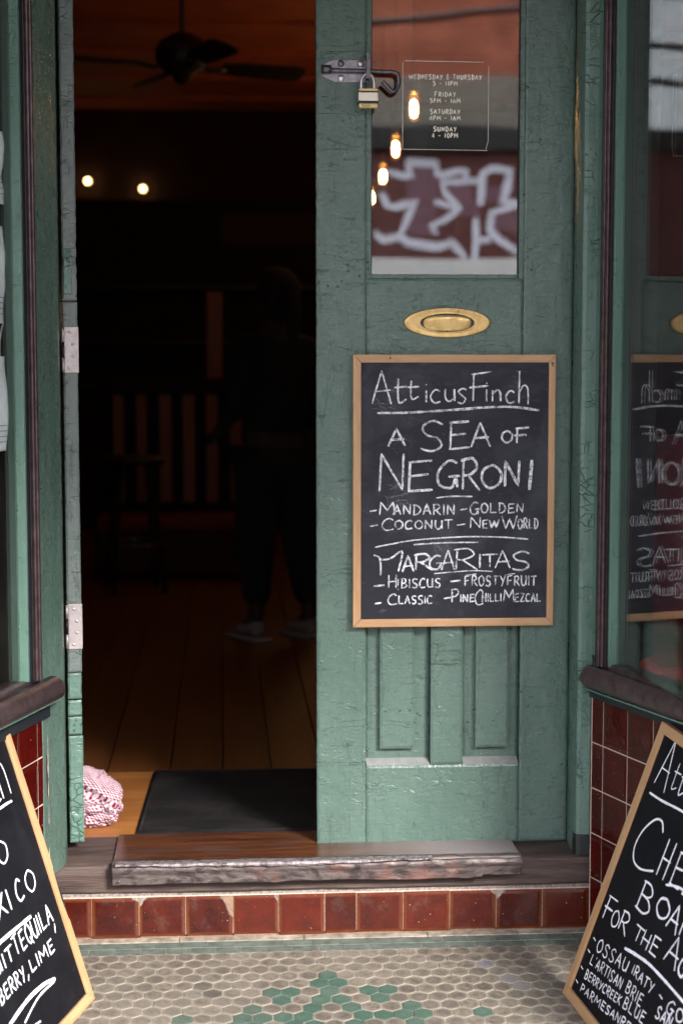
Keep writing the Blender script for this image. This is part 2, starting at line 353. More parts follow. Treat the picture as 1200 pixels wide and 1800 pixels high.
def addbox(bm, x0, x1, y0, y1, z0, z1, bev=0, seg=1, mx=None):
    vs = [bm.verts.new((x, y, z)) for x in (x0, x1) for y in (y0, y1) for z in (z0, z1)]
    fs = [bm.faces.new([vs[i] for i in f]) for f in ((0, 1, 3, 2), (4, 6, 7, 5), (0, 4, 5, 1), (2, 3, 7, 6), (0, 2, 6, 4), (1, 5, 7, 3))]
    if bev:
        es = list({e for f in fs for e in f.edges})
        r = bmesh.ops.bevel(bm, geom=es, offset=bev, segments=seg, profile=.6, affect='EDGES')
        vs = list({v for f in r['faces'] for v in f.verts} | {v for v in vs if v.is_valid})
    if mx is not None: bmesh.ops.transform(bm, matrix=mx, verts=[v for v in vs if v.is_valid])
def box(name, dims, mat, parent=None, bev=.0015, seg=2, mx=None):
    bm = bmesh.new(); addbox(bm, *dims, bev, seg, mx); return frombm(name, bm, mat, parent)
def tube(name, pts, r, mat, parent=None, n=10, closed=False, caps=True):
    bm = bmesh.new(); pts = [Vector(p) for p in pts]; rings = []; m = len(pts)
    rr = r if isinstance(r, (list, tuple)) else [r] * m
    prev = None
    for i, p in enumerate(pts):
        t = (pts[(i + 1) % m] - pts[i - 1]) if closed else (pts[min(i + 1, m - 1)] - pts[max(i - 1, 0)])
        t.normalize()
        a = prev if prev is not None else (Vector((0, 0, 1)) if abs(t.z) < .9 else Vector((1, 0, 0)))
        u = a - t * a.dot(t); u.normalize(); prev = u; v = t.cross(u)
        rings.append([bm.verts.new(p + (u * math.cos(k * 2 * math.pi / n) + v * math.sin(k * 2 * math.pi / n)) * rr[i]) for k in range(n)])
    for i in range(m if closed else m - 1):
        A, B = rings[i], rings[(i + 1) % m]
        for k in range(n): bm.faces.new((A[k], A[(k + 1) % n], B[(k + 1) % n], B[k]))
    if caps and not closed: bm.faces.new(rings[0]); bm.faces.new(rings[-1])
    return frombm(name, bm, mat, parent, True)
def smooth_pts(p, k=6):
    p = [Vector(q) for q in p]; o = []
    for i in range(len(p) - 1):
        a, b_, c_, d = p[max(i - 1, 0)], p[i], p[i + 1], p[min(i + 2, len(p) - 1)]
        for j in range(k):
            t = j / k
            o.append(.5 * ((2 * b_) + (c_ - a) * t + (2 * a - 5 * b_ + 4 * c_ - d) * t * t + (3 * b_ - a - 3 * c_ + d) * t ** 3))
    o.append(p[-1]); return o
def lathe(name, prof, mat, loc, parent=None, n=20, axis='Z'):
    bm = bmesh.new(); rings = []
    for r, h in prof:
        ring = []
        for k in range(n):
            a = 2 * math.pi * k / n; x, y = r * math.cos(a), r * math.sin(a)
            ring.append(bm.verts.new((x, y, h) if axis == 'Z' else (x, h, y)))
        rings.append(ring)
    for A, B in zip(rings, rings[1:]):
        for k in range(n): bm.faces.new((A[k], A[(k + 1) % n], B[(k + 1) % n], B[k]))
    bm.faces.new(rings[0]); bm.faces.new(rings[-1])
    bmesh.ops.translate(bm, verts=bm.verts, vec=Vector(loc))
    return frombm(name, bm, mat, parent, True)
def prism_z(name, poly, z0, z1, mat, parent=None, amp=.0012, step=.012, seed=0, freq=9, ends=None):
    """vertical bar: outline swept up in small steps with uneven, hand-worn faces"""
    bm = bmesh.new(); n = max(2, int((z1 - z0) / step)); rings = []
    P = []
    for i in range(len(poly)):          # refine outline
        a, b_ = Vector(poly[i]), Vector(poly[(i + 1) % len(poly)]); k = max(1, int((b_ - a).length / .012))
        P += [a.lerp(b_, j / k) for j in range(k)]
    c = sum(P, Vector((0, 0))) / len(P)
    for i in range(n + 1):
        z = z0 + (z1 - z0) * i / n; ring = []
        for p in P:
            q = Vector((p.x * freq * 2, p.y * freq * 2 + seed, z * freq))
            d = amp * (noise.noise(q) + .6 * noise.noise(q * 3.1) + .35 * noise.noise(q * 8))
            o = (p - c).normalized() * d
            ring.append(bm.verts.new((p.x + o.x, p.y + o.y, z)))
        rings.append(ring)
    m = len(P)
    for A, B in zip(rings, rings[1:]):
        for k in range(m): bm.faces.new((A[k], A[(k + 1) % m], B[(k + 1) % m], B[k]))
    bm.faces.new(rings[0]); bm.faces.new(rings[-1])
    return frombm(name, bm, mat, parent)
def grid_mesh(name, f, nu, nv, mat, parent=None, smooth=True, uvf=None, thick=0):
    bm = bmesh.new(); V = [[bm.verts.new(f(i / nu, j / nv)) for j in range(nv + 1)] for i in range(nu + 1)]
    uvl = bm.loops.layers.uv.new('uv') if uvf else None
    for i in range(nu):
        for j in range(nv):
            fc = bm.faces.new((V[i][j], V[i + 1][j], V[i + 1][j + 1], V[i][j + 1]))
            if uvf:
                for lp, (a, b_) in zip(fc.loops, ((i, j), (i + 1, j), (i + 1, j + 1), (i, j + 1))): lp[uvl].uv = uvf(a / nu, b_ / nv)
    if thick:
        bmesh.ops.recalc_face_normals(bm, faces=bm.faces)
        bmesh.ops.solidify(bm, geom=bm.faces, thickness=thick)
    return frombm(name, bm, mat, parent, smooth)
def prism(name, poly, y0, y1, mat, parent=None, bev=0.0008, mx=None):
    """outline in x-z pushed from y0 (front) to y1 (back)"""
    bm = bmesh.new(); a = [bm.verts.new((x, y0, z)) for x, z in poly]; c = [bm.verts.new((x, y1, z)) for x, z in poly]
    f = bm.faces.new(a); bm.faces.new(c[::-1]); k = len(poly)
    for i in range(k): bm.faces.new((a[i], c[i], c[(i + 1) % k], a[(i + 1) % k]))
    if bev: bmesh.ops.bevel(bm, geom=list(f.edges), offset=bev, segments=2, profile=.6, affect='EDGES')
    if mx is not None: bmesh.ops.transform(bm, matrix=mx, verts=bm.verts)
    return frombm(name, bm, mat, parent)

# ------------------------------------------------------------------ hand lettering
GL = {
'A': 'l0,0 .48,1 .98,0|l.12,.36 .92,.40', 'B': 'l.15,1 .12,0|s.02,.98 .55,1 .78,.78 .55,.55 .14,.52|s.14,.52 .66,.5 .92,.25 .62,.02 .02,0',
'C': 's.92,.84 .62,1 .2,.78 .04,.38 .32,.02 .95,.10', 'D': 'l.14,1 .12,0|s.0,1 .58,.96 .95,.52 .6,.06 .0,0',
'E': 'l.16,.98 .12,.02|l.08,.96 .95,1.02|l.12,.5 .82,.56|l.06,.0 .98,.06', 'F': 'l.16,.98 .12,.0|l.04,.96 .98,1.04|l-.05,.48 .8,.55',
'G': 's.85,.92 .5,1 .08,.6 .12,.12 .6,.0 .8,.35|l.5,.42 .98,.44|l.82,.42 .86,.02', 'H': 'l.12,1 .08,0|l.88,1.02 .84,0|l.0,.48 .98,.52',
'I': 'l.5,1 .48,0', 'K': 'l.12,1 .1,0|l.9,1 .12,.45 .95,0', 'L': 'l.12,1 .1,.02 .95,.06',
'M': 'l.04,0 .12,1 .5,.35 .86,1.02 .96,0', 'N': 'l.06,0 .1,1 .86,.04 .92,1.02', 'O': 's.5,1 .12,.8 .05,.35 .4,.0 .85,.2 .95,.65 .62,.98 .42,.98',
'P': 'l.15,1 .12,0|s.02,.96 .6,1.02 .85,.74 .5,.46 .14,.48', 'Q': 's.5,1 .1,.75 .08,.3 .42,.02 .85,.22 .93,.65 .6,.98 .44,.98|l.55,.28 1.02,-.12',
'R': 'l.15,1 .12,0|s.02,.96 .6,1.02 .85,.76 .5,.5 .14,.48|l.38,.48 1.0,-.03', 'S': 's.9,.9 .55,1.02 .15,.82 .3,.56 .72,.42 .85,.18 .5,-.02 .05,.08',
'T': 'l.5,1 .48,0|l-.02,.97 1.02,1.03', 'U': 's.08,1 .08,.35 .38,.0 .75,.15 .9,.55 .9,1|l.9,1 .92,0', 'V': 'l.02,1 .48,0 .98,1', 'W': 'l0,1 .24,.0 .5,.8 .74,0 1.02,1.05',
'X': 'l.02,1 .95,0|l.95,1.02 .0,0', 'Y': 'l.05,1 .48,.5|l.95,1.02 .3,-.08', 'Z': 'l.05,1 .92,1 .05,.02 .98,.04',
'-': 'l0,.48 1,.52', ',': 'l.6,.12 .3,-.25', "'": 'l.5,1.05 .42,.8', '!': 'l.5,.95 .5,.3|l.5,.06 .5,.0', '&': 's.95,.0 .3,.7 .35,.98 .62,.9 .5,.6 .08,.3 .25,.02 .6,.05 .9,.4',
'0': 's.5,1 .1,.7 .1,.3 .5,.0 .9,.3 .9,.7 .55,1 .45,1', '1': 'l.2,.8 .55,1 .55,0', '4': 'l.7,0 .7,1 .05,.3 .98,.3', '5': 'l.9,1 .2,1 .15,.58|s.15,.56 .6,.66 .9,.36 .6,.02 .1,.06',
't': 's.3,1 .28,.4 .4,.02 .95,.18|l-.02,.64 .98,.68', 'i': 'l.45,.62 .45,.0 .6,.02|l.42,1 .48,.94', 'c': 's.9,.85 .5,1 .08,.5 .4,.02 .95,.12', 'u': 's.1,1 .08,.35 .4,.02 .82,.3 .88,1|l.88,1 .92,.05',
's': 's.9,.9 .5,1 .15,.8 .45,.55 .82,.3 .5,.02 .05,.1', 'n': 'l.12,1 .1,0|s.1,.6 .45,1 .8,.85 .88,0', 'h': 'l.15,1 .12,0|s.12,.35 .5,.58 .82,.45 .85,0', '~': 'l0,0',
}
class Ink:
    split = False
    """collects strokes on one flat face; to3d maps (u, v, lift) to the face"""
    def __init__(s, to3d, wd, lift=.0004): s.bm = bmesh.new(); s.f = to3d; s.w = wd; s.k = 0; s.lift = lift
    def stroke(s, pts, w=None, smooth=True, rag=.16):
        w = (w or s.w) * random.uniform(.82, 1.12)
        P = [Vector((*p, 0)) for p in pts]
        if smooth and len(P) > 2: P = smooth_pts(P, 7)
        Q = [P[0]]
        for a, b_ in zip(P, P[1:]):
            k = max(1, int((b_ - a).length / (w * 1.3)))
            Q += [a.lerp(b_, j / k) for j in range(1, k + 1)]
        if len(Q) < 2: return
        s.k += 1; lf = s.lift + (s.k % 14) * .00004; rows = []
        for i, q in enumerate(Q):
            t = Q[min(i + 1, len(Q) - 1)] - Q[max(i - 1, 0)]
            if t.length < 1e-9: continue
            t.normalize(); nn = Vector((-t.y, t.x, 0))
            hw = w * .5 * (1 + .22 * noise.noise(Vector((i * .11, s.k * 3.3, 0))) + rag * noise.noise(Vector((q.x * 160, q.y * 160, s.k)))) * (.72 if i in (0, len(Q) - 1) else 1)
            rows.append([s.bm.verts.new(s.f(*(q + nn * hw).xy, lf)), s.bm.verts.new(s.f(*(q - nn * hw).xy, lf))])
        for A, B in zip(rows, rows[1:]): s.bm.faces.new((A[0], B[0], B[1], A[1]))
    def glyph(s, ch, x0, x1, y0, y1, w=None, slant=0.0, jit=.02):
        for st in GL[ch].split('|'):
            pts = [tuple(float(v) for v in p.split(',')) for p in st[1:].split()]
            pp = []
            for x, y in pts:
                x += random.uniform(-jit, jit); y += random.uniform(-jit, jit)
                pp.append((x0 + (x1 - x0) * x + slant * (y1 - y0) * y, y0 + (y1 - y0) * y))
            s.stroke(pp, w, st[0] == 's')
    def word(s, txt, x0, x1, y0, y1, w=None, slant=0.0, small=.78, rise=0.0, gap=.28, jit=.03):
        """capitals at full height, lower-case letters as small capitals; spread between x0 and x1; rise = baseline slope"""
        wd = []
        for c in txt:
            u = c.upper(); k = {'I': .22, 'M': 1.25, 'W': 1.35, '-': .7, ' ': .55, "'": .25, ',': .35, '1': .5, '!': .25}.get(u, .85)
            if c.islower(): k *= small
            wd.append(k)
        tot = sum(wd) + gap * (len(txt) - 1); un = (x1 - x0) / tot; x = x0
        for c, k in zip(txt, wd):
            if c != ' ':
                h = (y1 - y0) * (small if c.islower() else 1); yb = y0 + rise * (x - x0) + random.uniform(-.02, .02) * (y1 - y0)
                s.glyph(c.upper(), x, x + k * un, yb, yb + h * random.uniform(.96, 1.04), w, slant, jit)
            x += (k + gap) * un
        if s.split: s.brk()
    def brk(s):
        '''next written line becomes a part of its own'''
        s.parts = getattr(s, 'parts', []); s.parts.append(s.bm); s.bm = bmesh.new()
    def done(s, name, mat, parent, th=0):
        for bm_ in getattr(s, 'parts', []):
            if len(bm_.verts): me = bpy.data.meshes.new(name); bm_.to_mesh(me); o_ = link(name, me, mat, parent)
            bm_.free()
        if not len(s.bm.verts): s.bm.free(); return o_
        me = bpy.data.meshes.new(name); s.bm.to_mesh(me); s.bm.free(); o = link(name, me, mat, parent); return o

# ================================================================== SETTING
ZF = .143                                   # shop floor height; the footpath lies at -.135
def slab(name, d, mat, kind='structure', label=None, parent=None, bev=0):
    o = box(name, d, mat, parent, bev); 
    if kind and parent is None: o['kind'] = kind
    return o
slab('footpath', (-14, 14, -5.2, -.74, -.235, -.135), M['concrete'])
slab('kerb', (-30, 30, -5.5, -5.2, -.4, -.132), M['kerb'], bev=.01)
slab('road', (-60, 60, -13.0, -5.5, -.45, -.275), M['asphalt'])
slab('far_footpath', (-60, 60, -16, -13.0, -.4, -.15), M['concrete'])
slab('ground', (-120, 120, -130, 60, -1.0, -.46), M['asphalt'])
slab('floor_base', (-2.8, 2.8, .12, 9.3, -.1, ZF - .02), M['darkwood'])
slab('window_floor', (.78, 2.8, -.70, .119, -.1, ZF - .02), M['darkwood'])
slab('window_platform', (-2.8, -.95, -.70, .12, -.1, ZF + .28), M['darkwood'])
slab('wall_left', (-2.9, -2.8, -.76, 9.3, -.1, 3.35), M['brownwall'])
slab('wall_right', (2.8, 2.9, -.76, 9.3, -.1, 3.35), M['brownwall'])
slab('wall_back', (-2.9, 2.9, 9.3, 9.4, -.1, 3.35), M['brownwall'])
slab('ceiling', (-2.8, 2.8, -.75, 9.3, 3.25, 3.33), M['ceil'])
for i in range(9):                           # painted ceiling battens
    o = box('ceiling_batten', (-2.8, 2.8, 1.0 + i * .95, 1.05 + i * .95, 3.225, 3.25), M['ceil'], bpy.data.objects['ceiling'])
    o.location -= bpy.data.objects['ceiling'].location
slab('transom_wall', (-.75, .75, .0, .10, 2.41, 3.25), M['soffit'])
slab('porch_ceiling', (-1.0, 1.0, -.79, .0, 2.78, 2.84), M['soffit'])
slab('shopfront_wall', (.85, 2.9, -.86, -.76, -.2, 3.9), M['soffit'])
slab('shopfront_wall', (-2.9, -.85, -.86, -.76, -.2, 3.9), M['soffit'])

# -------------------------------------------- entry floor: hexagonal mosaic on a gentle ramp
ef = empty('entry_floor', (0, -.115, -.041), (R(4), 0, 0)); ef['kind'] = 'structure'
def poly_slab(name, poly, z0, z1, mat, parent):
    bm = bmesh.new(); a = [bm.verts.new((x, y, z1)) for x, y in poly]; c = [bm.verts.new((x, y, z0)) for x, y in poly]
    bm.faces.new(a); bm.faces.new(c[::-1]); k = len(poly)
    for i in range(k): bm.faces.new((a[i], a[(i + 1) % k], c[(i + 1) % k], c[i]))
    return frombm(name, bm, mat, parent)
poly_slab('mosaic_bed', [(-.66, .0), (.69, .0), (1.08, -1.27), (-1.05, -1.27)], -.1, -.0016, M['hexgrout'], ef)
HP, HR = .0437, .0414
def hexmesh(name, mat, seed):
    rnd = random.Random(seed); bm = bmesh.new(); r = HP / math.sqrt(3) * .955
    pts = [(r * math.cos(R(90 + 60 * k)) * rnd.uniform(.97, 1.02), r * math.sin(R(90 + 60 * k)) * 1.09 * rnd.uniform(.97, 1.02)) for k in range(6)]
    a = [bm.verts.new((x, y, .0)) for x, y in pts]; c = [bm.verts.new((x * 1.01, y * 1.01, -.004)) for x, y in pts]
    f = bm.faces.new(a)
    for i in range(6): bm.faces.new((a[i], a[(i + 1) % 6], c[(i + 1) % 6], c[i])[::-1])
    bmesh.ops.bevel(bm, geom=list(f.edges), offset=.0014, segments=2, profile=.5, affect='EDGES')
    bmesh.ops.recalc_face_normals(bm, faces=bm.faces); ul = bm.loops.layers.uv.new('uv')
    for f in bm.faces:
        for lp in f.loops: lp[ul].uv = lp.vert.co.xy
    me = bpy.data.meshes.new(name); bm.to_mesh(me); bm.free(); me.materials.append(mat)
    for p in me.polygons: p.use_smooth = False
    return me
HM = {k: [hexmesh('mosaic_tile', M[m], s) for s in range(4)] for k, m in (('g', 'hexg'), ('v', 'hexgreen'), ('b', 'hexblue'), ('s', 'hexstain'))}
GREEN = {(0, 0), (1, -1), (1, 0), (2, 0), (2, 2), (2, 3), (2, -3 - 0), (2, -4 + 1), (3, -1), (3, 0), (3, 2), (3, -3), (4, -1), (4, 1), (4, 4), (4, -4), (5, -2), (5, 1), (5, 2), (5, 3), (5, 4),
         (5, 7), (5, -5), (5, -4), (5, -3), (5, -8), (6, -5), (6, -4), (6, -2), (6, 1), (6, 4), (6, -1), (2, -2), (7, -4), (7, -3), (7, -1), (7, 0), (7, 3), (7, 6)}
STAIN = {(1, -7), (2, -6)}
BLUE = {(2, 10), (1, 9), (-1, 8)}
cells = []
for i in range(-3, 23):
    for k in range(-30, 31):
        x = -.012 + HP * k + (HP / 2 if i % 2 else 0); Yw = -.349 - (HR if i > 0 else .0388) * i
        if abs(x - .01) > .615 + .30 * max(0, -(Yw + .115)): continue
        cells.append((i, k, x, (Yw + .115) / math.cos(R(4))))
near = [c for c in cells if c[0] <= 6 and abs(c[2] + .01) < .51]
near = sorted(near, key=lambda c: c[3])[:298]; nearset = {c[:2] for c in near}
rnd = random.Random(3)
for i, k, x, y in near:
    t = 'v' if (i, k) in GREEN else 's' if (i, k) in STAIN else 'b' if (i, k) in BLUE else 'g'
    o = bpy.data.objects.new('mosaic_tile', HM[t][rnd.randrange(4)]); COL.objects.link(o); o.parent = ef
    o.location = (x + rnd.uniform(-.0006, .0006), y + rnd.uniform(-.0006, .0006), rnd.uniform(-.0006, .0006))
    o.rotation_euler = (R(rnd.uniform(-1.2, 1.2)), R(rnd.uniform(-1.2, 1.2)), R(rnd.uniform(-2, 2)))
bm = bmesh.new()
for i, k, x, y in cells:
    if (i, k) in nearset: continue
    t0 = len(bm.verts); bm.from_mesh(HM['v' if ((i, k) in GREEN or (i > 7 and (i * 3 + k * 5) % 11 in (0, 1))) else 'g'][(i + k) % 4])
    bm.verts.ensure_lookup_table(); mi = 1 if ((i, k) in GREEN or (i > 7 and (i * 3 + k * 5) % 11 in (0, 1))) else 0
    vs = bm.verts[t0:]
    bmesh.ops.translate(bm, verts=vs, vec=(x, y, rnd.uniform(-.0006, .0006)))
    if mi:
        for f in {f for v in vs for f in v.link_faces}: f.material_index = 1
me = bpy.data.meshes.new('mosaic_remainder'); bm.to_mesh(me); bm.free(); me.materials.append(M['hexg']); me.materials.append(M['hexgreen'])
o = bpy.data.objects.new('mosaic_remainder', me); COL.objects.link(o); o.parent = ef; o['kind'] = 'stuff'
x = -.655
while x < .67:
    ln = .30 if x < 0 else .22
    box('border_strip', (x, min(x + ln, .675) - .002, -.030, -.004, -.006, .0012), M['beige'], ef, .001, 1); x += ln
for row in range(2):
    x = -.66 - row * .03
    while x < .66:
        ln = .0615 + rnd.uniform(-.004, .004)
        o = box('border_tile', (max(x, -.655), min(x + ln, .675) - .0012, -.0640 - row * .034, -.0315 - row * .034 + .0006, -.006, rnd.uniform(-.0007, .0003) - row * .0006), M['bordergreen'], ef, .0008, 1); x += ln

# -------------------------------------------- tiled step below the sill
st = empty('tiled_step', (0, -.115, 0)); tag(st, 'row of cracked red glazed tiles forming the step below the wooden sill', 'step')
box('mortar_bed', (-.70, .655, .004, .25, -.06, .080), M['mortar'], st, 0)
TX = [-.68, -.565, -.452, -.34, -.226, -.116, -.004, .073, .187, .301, .415, .529, .646]
def tilepoly(x0, x1, z0, z1, chips=(), jit=.0005):
    p = [(x0, z0), (x1, z0)]
    for c in ('tr', 'tl'):
        ch = dict(chips).get(c)
        if c == 'tr':
            if ch: p += [(x1, z1 - ch[1]), (x1 - ch[0] * .35, z1 - ch[1] * .85), (x1 - ch[0] * .6, z1 - ch[1] * .45), (x1 - ch[0], z1)]
            else: p += [(x1, z1)]
        else:
            if ch: p += [(x0 + ch[0], z1), (x0 + ch[0] * .55, z1 - ch[1] * .35), (x0 + ch[0] * .3, z1 - ch[1] * .8), (x0, z1 - ch[1])]
            else: p += [(x0, z1)]
    return [(a + rnd.uniform(-jit, jit), b_ + rnd.uniform(-jit, jit)) for a, b_ in p]
CH = {1: [('tr', (.018, .010))], 2: [('tl', (.020, .024))], 3: [('tr', (.030, .055))], 4: [('tr', (.009, .020))], 9: [('tr', (.016, .012))], 10: [('tl', (.024, .022))]}
for i, (a, c) in enumerate(zip(TX, TX[1:])):
    yo = rnd.uniform(-.0012, .0012)
    o = prism('tile', tilepoly(a + .0014, c - .0014, -.038 + rnd.uniform(-.002, .001), .058 + rnd.uniform(-.001, .002), CH.get(i, ())), yo, yo + .008, M['redtile'], st, .0016)
prism('broken_mortar', [(-.256, .057), (-.228, .057), (-.229, .004), (-.238, .020), (-.244, .036)], .002, .008, M['grout'], st, .0006)
for i in (2, 10):
    prism('broken_mortar', [(TX[i] - .022, .060), (TX[i] + .022, .060), (TX[i] + .012, .042), (TX[i] + .001, .033), (TX[i] - .006, .046)], .003, .009, M['mortar'], st, .0006)
for x in TX[1:-1]: box('grout_line', (x - .0024, x + .0024, .0025, .006, -.04, .058), M['grout'], st, 0)
box('grout_line', (-.69, .648, .0025, .006, -.047, -.036), M['grout'], st, 0)
box('grout_line', (-.69, .648, .0015, .006, .0588, .0612), M['pinkgrout'], st, 0)

# -------------------------------------------- sill beam with the metal nosed tread
sl = empty('door_sill', (0, 0, 0)); tag(sl, 'weathered dark timber sill with a worn tread board and crumpled copper nosing', 'door sill')
def sillf(u, v):                             # rough front face and top of the beam
    x = -.72 + 1.365 * u
    pr = [(.20, ZF - .001), (.10, ZF), (.0, ZF), (-.08, ZF + .0005), (-.109, ZF - .001), (-.1175, ZF - .006), (-.119, .115), (-.118, .09), (-.117, .072), (-.06, .070)]
    t = v * (len(pr) - 1); i = min(int(t), len(pr) - 2); f = t - i
    y = pr[i][0] * (1 - f) + pr[i + 1][0] * f; z = pr[i][1] * (1 - f) + pr[i + 1][1] * f
    q = Vector((x * 5, y * 30, z * 40)); a = noise.noise(q) + .6 * noise.noise(Vector((x * 16, y * 90, z * 120)))
    if y < -.1: return Vector((x, y + .0024 * a, z + (.002 * a if v < .6 else .0012 * a)))
    return Vector((x, y, z + .0008 * a * (1 if y < .1 else 0)))
grid_mesh('beam', sillf, 200, 36, M['sillwood'], sl, True)
box('beam_core', (-.71, .64, -.105, .115, .074, ZF - .004), M['sillwood'], sl, 0)
box('tread_board', (-.512, .470, -.146, .112, ZF + .0004, ZF + .0085), M['tread'], sl, .002)
def nosef(u, v):
    x = -.514 + .986 * u
    nn = noise.noise(Vector((x * 7, 1.3, 0))); n2 = noise.noise(Vector((x * 28, v * 5, 3)))
    dz = .0105 + .012 * max(0, math.sin(x * 3.2 + 1.9)) * u
    top = ZF + .0095 + .001 * n2; front = -.151 - .004 * nn
    if v < .34: return Vector((x, -.118 + (front + .118) * v / .34, top - .004 * (v / .34) ** 3 + .0012 * n2))
    w_ = (v - .34) / .66; lo = .101 + .005 * nn + (.006 if u > .9 else 0) + .003 * n2
    # folded lip: first a bright band, then the flatter apron
    z = top - .004 - (top - .004 - lo) * w_
    y = front - .0035 * math.sin(min(1, w_ * 2.3) * math.pi) - .0022 * n2 + .006 * max(0, w_ - .35)
    return Vector((x, y, z))
nb_ = grid_mesh('copper_apron', nosef, 260, 30, M['copper'], sl, True, thick=.0009)
def bandf(u, v):
    x = -.506 + .76 * u; nn = noise.noise(Vector((x * 9, 4, 0))); n2 = noise.noise(Vector((x * 40, v * 4, 9)))
    h = .0015 + .0105 * max(0, math.sin(u * 3.0 + .1)) + .005 * nn + .003 * n2
    top = ZF + .0112; w_ = v
    if v < .35: return Vector((x, -.128 - .028 * v / .35, top + .0008 * n2))
    w2 = (v - .35) / .65
    return Vector((x, -.1575 - .0035 * math.sin(w2 * 3.1) - .0012 * n2 - .003 * nn, top - h * w2))
grid_mesh('nosing_strip', bandf, 220, 14, M['nose'], sl, True, thick=.0008)
for x in (-.497, .462):
    lathe('nail', [(.0001, -.1585), (.003, -.1582), (.003, -.1560)], M['iron'], (x, 0, .112), sl, 10, 'Y')

# -------------------------------------------- door posts
pr_ = prism_z('door_post', [(.612, .03), (.612, .0), (.607, -.108), (.609, -.119), (.617, -.1225), (.634, -.123), (.641, -.124), (.652, -.153), (.662, -.152), (.70, -.08), (.70, .03)], .143, 2.78, M['greencrack'], None, .0016, .010, 5)
tag(pr_, 'green painted right door post with crazed paint beside the closed leaf', 'door post')
pl_ = prism_z('door_post', [(-.634, .03), (-.626, -.108), (-.6255, -.118), (-.630, -.131), (-.640, -.165), (-.652, -.205), (-.661, -.241), (-.668, -.246), (-.71, -.235), (-.71, .03)], .144, 2.78, M['green'], None, .0016, .010, 11)
tag(pl_, 'green painted left door post with dents beside the open doorway', 'door post')
# black sealant between right post and tiles, and the tar patch at its foot
def world_child(o, parent): o.location = o.location - parent.location; o.parent = parent
for nm, poly, z0, z1, mt in (('black_foot', [(.6060, -.090), (.6055, -.1075), (.6080, -.1225), (.617, -.1265), (.6345, -.127), (.6425, -.1275), (.6425, -.10), (.62, -.09)], .144, .196, 'black'),
                        ('sealant_strip', [(.6405, -.1235), (.6425, -.1305), (.6525, -.1585), (.6585, -.1565), (.655, -.12)], .144, .64, 'black')):
    o = prism_z(nm, poly, z0, z1, M[mt], None, .0022, .006, 3); world_child(o, pr_)

